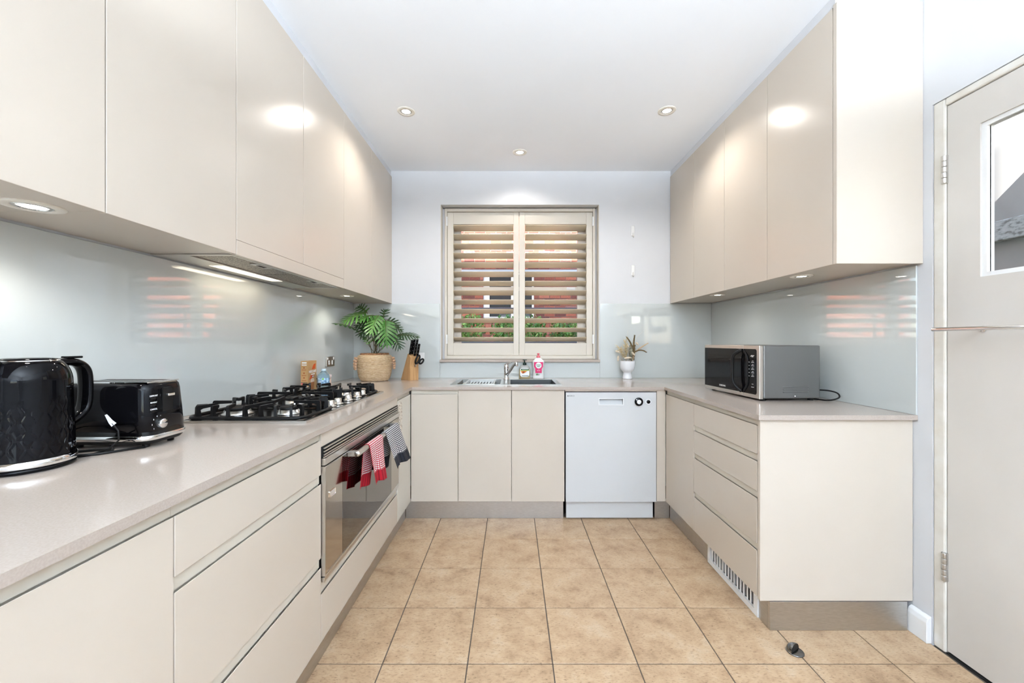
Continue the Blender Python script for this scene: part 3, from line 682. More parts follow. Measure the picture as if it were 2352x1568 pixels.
def trivet(name_label, x0, x1, y0, y1, cs, rr=.05):
    pts = []
    for cx, cy, a0 in ((x1-rr, y1-rr, 0), (x0+rr, y1-rr, 90), (x0+rr, y0+rr, 180), (x1-rr, y0+rr, 270)):
        for k in range(7): a = math.radians(a0+k*15); pts.append((cx+rr*math.cos(a), cy+rr*math.sin(a), ZP+.0085))
    b = MB().tube(pts, .0075, 8, closed=True, flat=.9)
    n = len(cs); xm = (x0+x1)/2; ym = (y0+y1)/2
    # fingers from the long sides and the ends
    xsn = [x0+.04+(x1-x0-.085)*i/6 for i in range(7)] if n > 1 else [x0+.05, xm, x1-.05]
    for i, x in enumerate(xsn):
        for (ya, sg) in ((y0+.002, 1), (y1-.002, -1)):
            tgt = min(cs, key=lambda c: abs(c[0]-x)); dxx = (tgt[0]-x)*.35
            ln = .07 if i % 2 == 0 else .035
            if n > 1 and i == 3: ln = (y1-y0)/2
            blade(b, (x, ya), (x+dxx, ya+sg*ln))
    for (xa, sg, c) in ((x0+.002, 1, min(cs, key=lambda c: c[0])), (x1-.002, -1, max(cs, key=lambda c: c[0]))):
        blade(b, (xa, c[1]), (xa+sg*(abs(c[0]-xa)-c[2]*.55), c[1]))
        blade(b, (xa+sg*.012, y0+.035), (xa+sg*.045, y0+.055)); blade(b, (xa+sg*.012, y1-.035), (xa+sg*.045, y1-.055))
    b.build('trivet', IRON, ct)
trivet('', -1.250, -.800, 1.545, 1.830, [(-.935, 1.70, .04), (-1.145, 1.69, .048)])
trivet('', -1.250, -.872, 1.842, 2.128, [(-1.06, 1.985, .052)])
trivet('', -1.250, -.800, 2.140, 2.430, [(-.935, 2.275, .036), (-1.14, 2.275, .03)])
for y in (1.822, 1.897, 2.015, 2.13, 2.205):
    kx = -.815
    b = MB().lathe([(.021, 0), (.021, .002), (.014, .003), (.013, .008), (.0225, .009), (.0235, .0115), (.022, .0135), (.0165, .0145), (.0155, .034), (.0145, .0365), (0, .037)], (kx, y, ZP), 24)
    b.build('knob', STEEL, ct)

# ------------------------------------------------------------------ sink and tap
sk = thing('sink', 'stainless steel inset sink with a drainer tray and a deep bowl', 'sink', (-.04, 3.08, ZT))
SKZ = ZT+.0022
INOX = noisy(mat('sink_steel', (.42, .42, .41), .3, 1), [(.3, (.38, .38, .375)), (.7, (.47, .47, .465))], 30, 3, stretch=(1, 14, 1))
INOX_SHADED = mat('shaded_sink_steel', (.10, .105, .11), .35, 1)  # sink steel darkened: shade inside the deep bowl is in the colour
bx_l = (-.395, -.085); bx_r = (-.012, .318); by = (2.905, 3.262)
MB().grid([-.44, bx_l[0], bx_l[1], bx_r[0], bx_r[1], .354], [2.866, by[0], by[1], 3.302], [(*bx_l, *by), (*bx_r, *by)], ZT+.0003, SKZ, 'z').build('rim', INOX, sk)
def bowl(x0, x1, y0, y1, dep, m):
    b = MB(); t = .0012; z0 = ZT-dep
    b.box(x0, x1, y0, y1, z0-t, z0).box(x0-t, x0, y0, y1, z0, ZT+.0003).box(x1, x1+t, y0, y1, z0, ZT+.0003).box(x0, x1, y0-t, y0, z0, ZT+.0003).box(x0, x1, y1, y1+t, z0, ZT+.0003)
    o = b.build('bowl', m, sk)
    MB().lathe([(0, .001), (.03, .001), (.036, .0035), (.038, .0005)], ((x0+x1)/2, (y0+y1)/2, z0), 20).build('drain', CHROME, o)
bowl(*bx_l, *by, .13, INOX); bowl(*bx_r, *by, .17, INOX_SHADED)
tray = thing('drainer_tray', 'perforated steel drainer tray resting over the left sink bowl', 'tray', (-.25, 3.08, ZT))
tb_ = MB(); tx0, tx1, ty0, ty1 = -.345, -.125, 2.893, 3.274
tb_.grid([tx0, tx0+.012, tx1-.012, tx1], [ty0, ty0+.02, ty1-.02, ty1], [(tx0+.012, tx1-.012, ty0+.02, ty1-.02)], SKZ+.0005, SKZ+.003, 'z')
tb_.build('tray_rim', STEEL, tray)
rb = MB(); 
for i in range(9):
    x = tx0+.018+i*.0235; rb.box(x, x+.012, ty0+.02, ty1-.02, SKZ-.018, SKZ-.0165)
rb.box(tx0+.012, tx0+.0132, ty0+.02, ty1-.02, SKZ-.018, SKZ+.002).box(tx1-.0132, tx1-.012, ty0+.02, ty1-.02, SKZ-.018, SKZ+.002)
for y in (ty0+.02, (ty0+ty1)/2, ty1-.035): rb.box(tx0+.0132, tx1-.0132, y, y+.014, SKZ-.0195, SKZ-.018)
rb.build('tray_ribs', STEEL, tray)
tp = thing('mixer_tap', 'chrome mixer tap with slanted spout at the back of the sink', 'tap', (-.046, 3.283, SKZ))
tx, ty = -.046, 3.283
MB().lathe([(.026, 0), (.026, .004), (.022, .008), (.0205, .012), (.0195, .075), (.021, .08), (.0215, .1), (.019, .116), (.012, .124), (0, .126)], (tx, ty, SKZ+.0003), 24).build('tap_body', CHROME, tp)
MB().tube([(tx+.006, ty-.012, SKZ+.038), (tx+.03, ty-.05, SKZ+.073), (tx+.058, ty-.105, SKZ+.118), (tx+.075, ty-.135, SKZ+.138), (tx+.082, ty-.147, SKZ+.140)], [.0125, .0115, .0105, .0105, .0105], 14).cyl((tx+.082, ty-.147, SKZ+.143), (tx+.082, ty-.147, SKZ+.115), .013, 18).build('spout', CHROME, tp)
hl = MB().tube([(tx-.008, ty+.004, SKZ+.112), (tx+.010, ty-.022, SKZ+.128), (tx+.030, ty-.06, SKZ+.137), (tx+.042, ty-.085, SKZ+.143)], [.015, .0135, .009, .006], 12, flat=.6).build('lever', CHROME, tp)
MB().ball((tx+.007, ty-.0215, SKZ+.1), .003, 10).build('temperature_dot', mat('red_dot', (.5, .01, .01), .4), tp)

# ------------------------------------------------------------------ bottles by the sink
SOAP = mat('honey_soap_liquid', (.62, .52, .30), .18, trans=.35)
CLEARP = mat('clear_plastic', (.82, .82, .80), .1, trans=.6, ior=1.2)
DGREEN = mat('dark_green_plastic', (.006, .028, .024), .3)
def oval(b, prof, c, sx, sy, n=28, m=0): return b.lathe([(r, z) for r, z in prof], c, n, m, True, None, sx, sy)
bx0, by0 = .105, 3.372
sb = thing('soap_bottle', 'hand soap pump bottle with honey-coloured liquid and dark green pump', 'bottle', (bx0, by0, ZT))
oval(MB(), [(0, 0), (.042, 0), (.046, .006), (.0465, .05), (.0455, .078)], (bx0, by0, ZT+.0005), 1, .5).build('liquid', SOAP, sb)
oval(MB(), [(.0455, .078), (.043, .09), (.034, .102), (.022, .110), (.012, .113), (.012, .118)], (bx0, by0, ZT+.0005), 1, .5).build('bottle_shoulder', CLEARP, sb)
pm = MB().lathe([(.013, .112), (.0145, .113), (.0145, .127), (.011, .130), (.005, .131), (.004, .152), (.004, .152)], (bx0, by0, ZT), 18).box(bx0-.017, bx0+.019, by0-.030, by0+.006, ZT+.152, ZT+.158, b=.0025, seg=2).build('pump', DGREEN, sb)
def plate(b, pts, y, m=0, t=.0004): return b.prism(pts, 'y', y-t, y, m)
def round_rect(cx, cz, w, h, r, n=5):
    P_ = []
    for sx, sz, a0 in ((1, 1, 0), (-1, 1, 90), (-1, -1, 180), (1, -1, 270)):
        for k in range(n+1):
            a = math.radians(a0+90*k/n); P_.append((cx+sx*(w/2-r)+r*math.cos(a), cz+sz*(h/2-r)+r*math.sin(a)))
    return P_
LW = mat('label_white', (.85, .85, .85), .4); LG = mat('label_green', (.01, .09, .05), .4); LLG = mat('label_lime', (.45, .58, .03), .4); LO = mat('label_orange', (.85, .28, .03), .4); LBR = mat('label_brown', (.35, .07, .01), .4)
PINK = mat('label_pink', (.72, .01, .14), .35); PINKC = mat('pink_cap', (.78, .16, .20), .35); WTXT = mat('white_print', (.85, .85, .85), .5); GTXT = mat('green_print', (.01, .14, .05), .5)
yl = by0-.0235
lb = plate(MB(), round_rect(bx0, ZT+.053, .076, .075, .020), yl, 0).build('label', LW, sb)
plate(MB(), round_rect(bx0+.002, ZT+.0765, .066, .012, .004), yl-.0005).build('label_band', LG, sb)
plate(MB(), [(bx0-.037, ZT+.066), (bx0+.037, ZT+.066), (bx0+.037, ZT+.0705), (bx0-.037, ZT+.0705)], yl-.0005).build('label_stripe', LLG, sb)
plate(MB(), [(bx0-.033, ZT+.065), (bx0+.019, ZT+.065), (bx0+.008, ZT+.053), (bx0-.005, ZT+.046), (bx0-.017, ZT+.042), (bx0-.028, ZT+.052)], yl-.0006).build('honeycomb_print', LO, sb)
plate(MB(), [(bx0-.020, ZT+.063), (bx0+.004, ZT+.060), (bx0-.004, ZT+.049), (bx0-.017, ZT+.045)], yl-.001).build('honeycomb_print', LBR, sb)
plate(MB(), round_rect(bx0+.004, ZT+.024, .056, .005, .002), yl-.0006).build('label_footer', LG, sb)
text('PALMOLIVE', .0095, WTXT, sb, (bx0+.002, yl-.0012, ZT+.0763), (1, 0, 0), (0, 0, 1))
bx1, by1 = .2195, 3.374
de = thing('detergent_bottle', 'white dishwashing liquid bottle with bright pink label and cap', 'bottle', (bx1, by1, ZT))
oval(MB(), [(0, 0), (.046, 0), (.0475, .004), (.0455, .03), (.0425, .06), (.0415, .082), (.0475, .10), (.0485, .135), (.046, .146), (.020, .170), (.0145, .174), (.0145, .178)], (bx1, by1, ZT+.0005), 1, .52, 32).build('bottle_body', WHITEP, de)
MB().lathe([(.0158, .1735), (.0158, .187), (.0145, .189), (.007, .19), (.007, .2), (.0125, .204), (.0125, .207), (0, .212)], (bx1, by1, ZT), 20).build('cap', PINKC, de)
yl = by1-.0262
plate(MB(), [(bx1-.037, ZT+.138), (bx1+.037, ZT+.138), (bx1+.037, ZT+.10), (bx1+.026, ZT+.082), (bx1+.026, ZT+.048), (bx1-.026, ZT+.048), (bx1-.026, ZT+.082), (bx1-.037, ZT+.10)], yl, t=.004).build('label', PINK, de)
cir = MB(); disc(cir, bx1, ZT+.110, .025, yl-.0045, yl-.0039); cir.build('label_roundel', LW, de)
text('MORNING', .0088, GTXT, de, (bx1, yl-.0049, ZT+.114), (1, 0, 0), (0, 0, 1), bold=.0004)
text('FRESH', .0092, GTXT, de, (bx1, yl-.0049, ZT+.1025), (1, 0, 0), (0, 0, 1), bold=.0004)
text('soft', .008, WTXT, de, (bx1, yl-.0045, ZT+.077), (1, 0, 0), (0, 0, 1)); text('hands', .0115, WTXT, de, (bx1, yl-.0045, ZT+.067), (1, 0, 0), (0, 0, 1))
cir = MB(); disc(cir, bx1+.001, ZT+.04, .0098, yl-.0045, yl+.003); cir.build('label_seal', GREY, de)
cir = MB(); disc(cir, bx1-.013, ZT+.036, .007, yl-.0046, yl+.003); cir.build('label_leaf', mat('leaf_print', (.12, .3, .1), .5), de)

# ------------------------------------------------------------------ microwave (local frame: x = depth, y = along the front, z up)
mw = thing('microwave', 'grey metal microwave oven with black glass door on the right worktop', 'microwave', (1.274, 2.085, ZT), rotz=math.radians(2.6))
MWG = mat('microwave_grey', (.205, .205, .203), .38, .75); MWF = mat('microwave_steel', (.60, .57, .53), .3, 1)
MLN, MD, MH0, MH1 = .54, .325, .013, .288
MB().box(.022, MD, 0, MLN, MH0, MH1, b=.006, seg=2).build('casing', MWG, mw, local=True)
MB().box(0, .021, .0, .1355, MH0-.003, MH1-.001, b=.003, seg=2).build('control_fascia', MWF, mw, local=True)
dr = MB().box(0, .021, .1375, MLN, MH0-.003, MH1-.001, b=.003, seg=2).build('door', MWF, mw, local=True)
MB().box(-.0012, .002, .1385, MLN-.004, .030, .268).build('door_glass', BLACKG, dr, local=True)
pc = MB().prism([(.1345, .030), (.1345, .268), (.030, .268), (.022, .260), (.022, .038), (.030, .030)], 'x', -.0012, .002).build('control_glass', BLACKG, mw, local=True)
lp = [(-.006, .142, .262), (-.026, .168, .240), (-.031, .182, .216), (-.031, .185, .16), (-.031, .182, .088), (-.026, .166, .062), (-.006, .142, .034)]
MB().tube(smooth_path(lp, 5), .0085, 10, flat=1.0).build('handle', BLACKM, dr, local=True)
hr = [(-.0025, .133, .262), (-.004, .105, .238), (-.004, .092, .212), (-.004, .090, .15), (-.004, .092, .09), (-.004, .106, .062), (-.0025, .133, .034)]
MB().tube(smooth_path(hr, 5), .0065, 8, flat=.4, up=(1, 0, 0)).build('handle_inlay', BLACKM, mw, local=True)
MTX = mat('silver_print', (.75, .74, .72), .4)
for r in range(5):
    z = .197-r*.0185
    for c, (a, b) in enumerate(((.078, .094), (.042, .064))): MB().box(-.0017, -.0011, a, b, z, z+.0022).build('button_mark', MTX, mw, local=True)
    MB().box(-.0017, -.0011, .046, .058, z+.007, z+.0095).build('button_mark', MTX, mw, local=True)
for a, b, z in ((.046, .06, .082), (.042, .064, .066)): MB().box(-.0017, -.0011, a, b, z, z+.002).build('button_mark', MTX, mw, local=True)
for a, b, z in ((.040, .066, .232), (.047, .062, .226), (.066, .070, .228)): MB().box(-.0017, -.0011, a, b, z, z+.0035).build('display_mark', MTX, mw, local=True)
text('SAMSUNG', .013, MTX, dr, (-.0016, .335, .046), (0, -1, 0), (0, 0, 1), local=True, sx=1.1, bold=.0003)
# side relief ribs, screw, feet
for z in (.073, .0595, .046): MB().tube([(.125, -.0006, z), (.13, -.0016, z), (.255, -.0016, z), (.262, -.0006, z+.002)], .0022, 8).build('side_rib', MWG, mw, local=True)
MB().ball((.188, -.0015, .026), .0042, 10).build('screw', CHROME, mw, local=True)
for (x, y) in ((.04, .03), (.04, MLN-.04), (MD-.03, .03), (MD-.03, MLN-.04)): MB().cyl((x, y, .0003), (x, y, .0138), .013, 12).build('foot', BLACKM, mw, local=True)
MB().tube(smooth_path([(MD-.01, .10, .05), (MD+.02, .05, .052), (MD+.05, .0, .052), (MD+.068, -.03, .042), (MD+.06, -.045, .022), (MD+.03, -.02, .006), (MD+.01, .04, .0045), (MD+.01, .2, .0045)], 5), .0038, 8).build('power_cord', BLACKM, mw, local=True)
# ------------------------------------------------------------------ kettle on its base
kx, ky = -1.187, .99
kt = thing('kettle', 'tall glossy black kettle with wavy diamond texture and chrome base band', 'kettle', (kx, ky, ZT))
MB().lathe([(0, 0), (.080, 0), (.085, .003), (.085, .009), (.080, .011), (0, .011)], (kx, ky, ZT+.0005), 40).build('power_base', BLACKG, kt)
MB().tube([(kx+.03, ky+.075, ZT+.005), (kx+.06, ky+.105, ZT+.004), (kx+.075, ky+.135, ZT+.004), (kx+.06, ky+.155, ZT+.004), (kx+.02, ky+.145, ZT+.004), (kx-.04, ky+.12, ZT+.004)], .0035, 8).build('power_cord', BLACKM, kt)
MB().lathe([(0, 0), (.0855, 0), (.0865, .002), (.0860, .016), (.083, .017), (0, .017)], (kx, ky, ZT+.0125), 48).build('base_band', CHROME, kt)
# body: wavy vertical ridges
def wavy_body():
    b = MB(); nz, na = 70, 240; z0, z1 = ZT+.030, ZT+.262
    prof = []
    for i in range(nz+1):
        t = i/nz; z = z0+(z1-z0)*t
        r = .0835-.007*t
        if t > .80: q = (t-.80)/.20; r = r-.020*(1-math.sqrt(max(0, 1-q*q)))-.004*q
        prof.append((r, z, t))
    for r, z, t in prof:
        for k in range(na):
            a = 2*PI*k/na; fade = max(0, min(1, (t-.02)/.06))*max(0, min(1, (.62-t)/.12))
            c = 32; ph = a*c/(2*PI); idx = math.floor(ph); fr_ = ph-idx
            sh = .22*math.sin(2*PI*z/.040)
            e = min(abs(fr_-(.0+sh*(1 if idx % 2 == 0 else -1))), abs(fr_-(1-sh*(1 if idx % 2 == 0 else -1))))
            bump = -.0014*math.exp(-(e/.09)**2)*fade
            rr = r+bump; b.v.append((kx+rr*math.cos(a), ky+rr*math.sin(a), z))
    for i in range(nz):
        for k in range(na):
            b.f.append((i*na+k, i*na+(k+1) % na, (i+1)*na+(k+1) % na, (i+1)*na+k)); b.m.append(0); b.s.append(True)
    return b
wavy_body().build('kettle_body', BLACKG, kt)
MB().lathe([(.0535, .2605), (.0545, .262), (.052, .266), (.03, .2685), (0, .269)], (kx, ky, ZT), 40).build('lid', BLACKG, kt)
MB().lathe([(.0535, .2615), (.0565, .263), (.0550, .2585)], (kx, ky, ZT), 48).build('lid_rim', CHROME, kt)
hp = [(kx, ky+.05, ZT+.252), (kx, ky+.092, ZT+.254), (kx, ky+.116, ZT+.248), (kx, ky+.130, ZT+.234), (kx, ky+.136, ZT+.212), (kx, ky+.137, ZT+.17), (kx, ky+.133, ZT+.132), (kx, ky+.121, ZT+.112), (kx, ky+.102, ZT+.098), (kx, ky+.078, ZT+.088)]
hp = smooth_path(hp)
hdl = MB().tube(hp, .0105, 14, flat=1.9, up=(1, 0, 0)).build('handle', BLACKG, kt)
MB().tube([(p[0], p[1]+.010*min(1, i/12), p[2]+.0095*max(0, 1-i/16)) for i, p in enumerate(hp[:30])], .0032, 8).build('handle_trim', CHROME, hdl)
MB().box(kx-.012, kx+.012, ky+.085, ky+.12, ZT+.263, ZT+.269, b=.002, seg=2).build('lid_lever', BLACKG, hdl)
MB().prism([(ky-.095, ZT+.235), (ky-.115, ZT+.262), (ky-.06, ZT+.262), (ky-.07, ZT+.2)], 'x', kx-.02, kx+.02, b=.003).build('spout', BLACKG, kt)

# ------------------------------------------------------------------ toaster
TX0, TX1, TY0, TY1 = -1.305, -1.036, 1.150, 1.305
to = thing('toaster', 'glossy black two-slice toaster with chrome band and silver dial', 'toaster', ((TX0+TX1)/2, (TY0+TY1)/2, ZT))
TBK = BLACKG
def rr_loft(b, sections, r0=.03, n=6):
    """rounded-rectangle loft: sections (z, x0, x1, y0, y1, r)"""
    rows = []
    for z, x0, x1, y0, y1, r in sections:
        row = []
        for cx, cy, a0 in ((x1-r, y1-r, 0), (x0+r, y1-r, 90), (x0+r, y0+r, 180), (x1-r, y0+r, 270)):
            for k in range(n+1): a = math.radians(a0+90*k/n); row.append((cx+r*math.cos(a), cy+r*math.sin(a), z))
        rows.append(row)
    m_ = len(rows[0]); V = [p for r in rows for p in r]; F = []
    for i in range(len(rows)-1):
        for k in range(m_): F.append((i*m_+k, i*m_+(k+1) % m_, (i+1)*m_+(k+1) % m_, (i+1)*m_+k))
    F.append(tuple(range(m_))[::-1]); F.append(tuple(range((len(rows)-1)*m_, len(rows)*m_)))
    return b.add(V, F, 0, True)
def sec(z, i, r=.036): return (z, TX0+i, TX1-i, TY0+i, TY1-i, r)
rr_loft(MB(), [sec(ZT+.012, .008), sec(ZT+.02, .003), sec(ZT+.0225, .003)]).build('base', BLACKM, to)
rr_loft(MB(), [sec(ZT+.0226, .0), sec(ZT+.0235, -.001), sec(ZT+.036, -.001), sec(ZT+.0368, .0)]).build('chrome_band', CHROME, to)
rr_loft(MB(), [sec(ZT+.037, .0008), sec(ZT+.10, .004), sec(ZT+.165, .008), sec(ZT+.179, .010), sec(ZT+.186, .016, .030)]).build('toaster_body', TBK, to)
MB().grid([TX0+.022, TX0+.042, TX1-.03, TX1-.02], [TY0+.022, TY0+.04, TY0+.07, TY1-.07, TY1-.04, TY1-.022], [(TX0+.042, TX1-.03, TY0+.04, TY0+.07), (TX0+.042, TX1-.03, TY1-.07, TY1-.04)], ZT+.1865, ZT+.190, 'z').build('slot_plate', CHROME, to)
for a, b in ((TY0+.041, TY0+.069), (TY1-.069, TY1-.041)): MB().box(TX0+.043, TX1-.031, a, b, ZT+.1861, ZT+.1868).build('bread_slot', DARK, to)
xp = TX1-.0055
MB().prism([(1.206, ZT+.066), (1.210, ZT+.062), (1.240, ZT+.062), (1.244, ZT+.068), (1.241, ZT+.165), (1.237, ZT+.170), (1.210, ZT+.170), (1.206, ZT+.165)], 'x', xp-.006, xp+.0015).build('lever_track', BLACKM, to)
MB().box(xp+.001, xp+.014, 1.212, 1.236, ZT+.145, ZT+.153, b=.002, seg=2).build('lever', CHROME, to)
MB().cyl((xp-.002, 1.197, ZT+.067), (xp+.013, 1.197, ZT+.067), .0135, 24).build('browning_dial', CHROME, to)
for z, s in ((.145, 'DEFROST'), (.1255, 'REHEAT'), (.106, 'CANCEL')):
    text(s, .0062, WTXT, to, (xp+.0007, 1.1765, ZT+z+.005), (0, 1, 0), (0, 0, 1))
    MB().box(xp-.004, xp+.0012, 1.168, 1.185, ZT+z-.005, ZT+z, b=.0015, seg=2).build('button', BLACKM, to)
for s, y, z in (('1', 1.176, .054), ('2', 1.170, .067), ('3', 1.175, .081), ('4', 1.186, .089), ('5', 1.198, .088), ('6', 1.2235, .056)): text(s, .006, WTXT, to, (xp+.0018, y, ZT+z), (0, 1, 0), (0, 0, 1))
for (x, y) in ((TX0+.04, TY0+.035), (TX1-.035, TY0+.035), (TX0+.04, TY1-.035), (TX1-.035, TY1-.035)): MB().cyl((x, y, ZT+.0003), (x, y, ZT+.0125), .009, 12).build('foot', BLACKM, to)
MB().tube([(TX0+.02, TY0+.0, ZT+.03), (-1.28, TY0-.03, ZT+.02), (-1.22, TY0-.05, ZT+.006), (-1.17, TY0-.075, ZT+.0042), (-1.12, TY0-.055, ZT+.004), (-1.06, TY0+.02, ZT+.004)], .0032, 8).build('power_cord', BLACKM, to)
# cord with a paper tag rising beside the kettle handle
MB().tube([(-1.135, TY0-.05, ZT+.004), (-1.105, TY0-.04, ZT+.014), (-1.082, TY0-.036, ZT+.036), (-1.083, TY0-.036, ZT+.062), (-1.099, TY0-.036, ZT+.083)], .0022, 8).build('tag_cord', BLACKM, to)
MB().prism([(-1.119, ZT+.106), (-1.108, ZT+.084), (-1.100, ZT+.074), (-1.087, ZT+.084), (-1.098, ZT+.092), (-1.113, ZT+.108)], 'y', TY0-.0379, TY0-.0372).build('paper_tag', mat('cord_tag_paper', (.75, .76, .78), .5), to)

# ------------------------------------------------------------------ coffee box, water bottle, jar
KRAFT = noisy(mat('coffee_carton', (.5, .29, .12), .45), [(.3, (.47, .265, .105)), (.7, (.56, .33, .14))], 10, 3)
cb = thing('coffee_box', 'tall tan instant coffee carton with orange swoosh beside the cooktop', 'box', (-1.283, 2.555, ZT))
bx0, bx1, by0, by1, bh = -1.305, -1.26, 2.50, 2.61, .187
MB().box(bx0, bx1, by0, by1, ZT+.0004, ZT+bh, b=.001).build('carton', KRAFT, cb)
xf = bx1+.0004
def xplate(pts, m, name='print', t=.0003, parent=cb, o=0): return MB().prism(pts, 'x', xf+o, xf+o+t).build(name, m, parent)
ORG = mat('orange_print', (.62, .075, .005), .4); DRED = mat('dark_red_print', (.22, .005, .02), .4)
xplate([(2.548, ZT+.132), (2.590, ZT+.135), (2.598, ZT+.168), (2.575, ZT+.166), (2.558, ZT+.150)], ORG)
xplate([(2.513, ZT+.068), (2.545, ZT+.076), (2.560, ZT+.100), (2.532, ZT+.098)], ORG)
text('NESCAFÉ', .021, WTXT, cb, (xf+.0008, 2.555, ZT+.119), (0, 1, 0), (0, 0, 1), sx=1.05, bold=.0004)
xplate([(2.540, ZT+.098), (2.585, ZT+.100), (2.585, ZT+.106), (2.540, ZT+.104)], WTXT)
xplate([(2.546, ZT+.082), (2.577, ZT+.083), (2.577, ZT+.095), (2.546, ZT+.094)], DRED, o=.0004)
xplate([(2.551, ZT+.086), (2.572, ZT+.0865), (2.572, ZT+.092), (2.551, ZT+.0915)], WTXT, o=.0008)
GLAS = mat('iced_coffee_print', (.36, .13, .04), .4); CRM = mat('milk_foam_print', (.70, .56, .44), .4)
xplate([(2.532, ZT+.052), (2.580, ZT+.054), (2.573, ZT+.005), (2.540, ZT+.005)], GLAS)
xplate([(2.532, ZT+.052), (2.534, ZT+.068), (2.545, ZT+.076), (2.568, ZT+.077), (2.578, ZT+.07), (2.580, ZT+.054)], CRM)
yf = by0-.0003
def yplate(x0, x1, z0, z1, m, name='print'): return MB().box(x0, x1, yf-.0003, yf, ZT+z0, ZT+z1).build(name, m, cb)
yplate(-1.297, -1.268, .172, .180, WTXT); yplate(-1.298, -1.268, .160, .165, WTXT)
for z in (.131, .096, .064): yplate(-1.298, -1.270, z, z+.003, LBR)
for z in (.141, .108, .079): yplate(-1.288, -1.280, z, z+.008, LBR)
yplate(-1.303, -1.263, .053, .056, DTXT)
for x, c in ((-1.300, PINK), (-1.288, LG), (-1.275, mat('blue_print', (.1, .35, .6), .4))): yplate(x, x+.007, .044, .050, c); yplate(x, x+.007, .034, .040, ORG)
yplate(-1.303, -1.264, .008, .031, WTXT, 'barcode_panel')
for i in range(9): MB().box(-1.300+i*.004, -1.300+i*.004+(.0012 if i % 3 else .0022), yf-.0006, yf-.0003, ZT+.010, ZT+.030).build('barcode_bar', DTXT, cb)
PET = mat('blue_tinted_plastic', (.50, .72, .82), .06, trans=.75, ior=1.2); BCAP = mat('pale_blue_cap', (.62, .78, .86), .35)
wb = thing('water_bottle', 'small clear blue water bottle with pale cap beside the coffee carton', 'bottle', (-1.21, 2.60, ZT))
MB().lathe([(0, .001), (.030, .001), (.035, .006), (.0355, .03), (.034, .05), (.0355, .072), (.0362, .084), (.033, .096), (.022, .108), (.014, .116), (.0135, .120), (0, .120)], (-1.21, 2.60, ZT), 28).build('bottle_body', PET, wb)
MB().lathe([(.0148, .1205), (.0150, .122), (.0150, .131), (.0135, .1325), (0, .1325)], (-1.21, 2.60, ZT), 20).build('cap', BCAP, wb)
BLBL = noisy(mat('bottle_label', (.3, .5, .7), .4), [(.35, (.08, .16, .3)), (.5, (.30, .50, .68)), (.62, (.62, .75, .85))], 60, 3)
def arc(b, cx, cy, r, a0, a1, z0, z1, n=14):
    V = []; 
    for i in range(n+1):
        a = math.radians(a0+(a1-a0)*i/n); V += [(cx+r*math.cos(a), cy+r*math.sin(a), z0), (cx+r*math.cos(a), cy+r*math.sin(a), z1)]
    return b.add(V, [(2*i, 2*i+2, 2*i+3, 2*i+1) for i in range(n)], 0, True)
arc(MB(), -1.21, 2.60, .0368, -170, 10, ZT+.028, ZT+.076).build('label', BLBL, wb)
arc(MB(), -1.21, 2.60, .0372, -78, -62, ZT+.066, ZT+.0745, 3).build('label_mark', mat('lime_print', (.2, .6, .03), .4), wb)
jr = thing('coffee_jar', 'short jar with pinkish lid and orange label behind the water bottle', 'jar', (-1.284, 2.76, ZT))
MB().lathe([(0, .0005), (.045, .0005), (.047, .004), (.047, .058), (.044, .062), (0, .062)], (-1.284, 2.76, ZT), 28).build('jar_body', noisy(mat('jar_label', (.7, .6, .5), .4), [(.42, (.12, .03, .015)), (.5, (.75, .55, .40)), (.57, (.78, .72, .64)), (.66, (.75, .16, .03))], 34, 2, stretch=(2, 2, .6)), jr)
MB().lathe([(.048, .0625), (.051, .064), (.051, .079), (.049, .081), (0, .081)], (-1.284, 2.76, ZT), 28).build('lid', mat('pinkish_lid', (.66, .56, .54), .35), jr)

# ------------------------------------------------------------------ power outlets
po = thing('power_outlet', 'steel double power outlet on the left glass splashback', 'outlet', (-1.338, 2.975, 1.04))
xo = XL+.0068
MB().box(xo, xo+.012, 2.91, 3.04, 1.038, 1.110, b=.002, seg=2).build('face_plate', STEEL, po)
for y in (2.945, 2.995): MB().box(xo+.012, xo+.0155, y-.008, y+.008, 1.050, 1.082, b=.002).build('rocker_switch', WHITEP, po)
for y in (2.925, 3.022): MB().box(xo+.012, xo+.0135, y-.007, y+.007, 1.086, 1.104, b=.001).build('socket', WHITEP, po)
po = thing('power_outlet', 'white power outlet half hidden behind the scissors', 'outlet', (-.795, 3.424, 1.05))
MB().box(-.853, -.741, 3.4225, 3.4278, 1.052, 1.126, b=.0015).build('face_plate', WHITEP, po)
for x in (-.825, -.769): MB().box(x-.006, x+.006, 3.4195, 3.4224, 1.082, 1.1, b=.001).build('rocker_switch', WHITEP, po)

# ------------------------------------------------------------------ woven basket with beaded handles, plant
qx, qy = -1.085, 3.20
STRAW = mat('seagrass_rope', (.55, .4, .25), .75)
noisy(STRAW, [(.22, (.26, .15, .07)), (.36, (.52, .35, .20)), (.55, (.62, .46, .29)), (.8, (.74, .60, .42))], 45, 5, stretch=(1, 1, 4), bump=.3)
bk = thing('basket_planter', 'round woven seagrass basket planter with wooden bead handles', 'basket', (qx, qy, ZT))
def body_r(t):
    pts = [(0, .097), (.06, .106), (.15, .116), (.35, .1235), (.6, .129), (.8, .1315), (.9, .129), (.96, .122), (1.0, .108)]
    for (a, ra), (b, rb_) in zip(pts, pts[1:]):
        if t <= b: return ra+(rb_-ra)*(t-a)/(b-a)
    return .108
prof = [(0, .001), (.09, .001)]; NC = 22; H = .203
for i in range(NC):
    for k in range(6):
        ph = k/6; t = (i+ph)/NC; prof.append((body_r(t)+.0055*math.sqrt(max(0, 1-(2*ph-1)**2)), .001+H*t))
prof += [(.108, .204), (.100, .2045), (.096, .19), (.09, .06), (0, .05)]
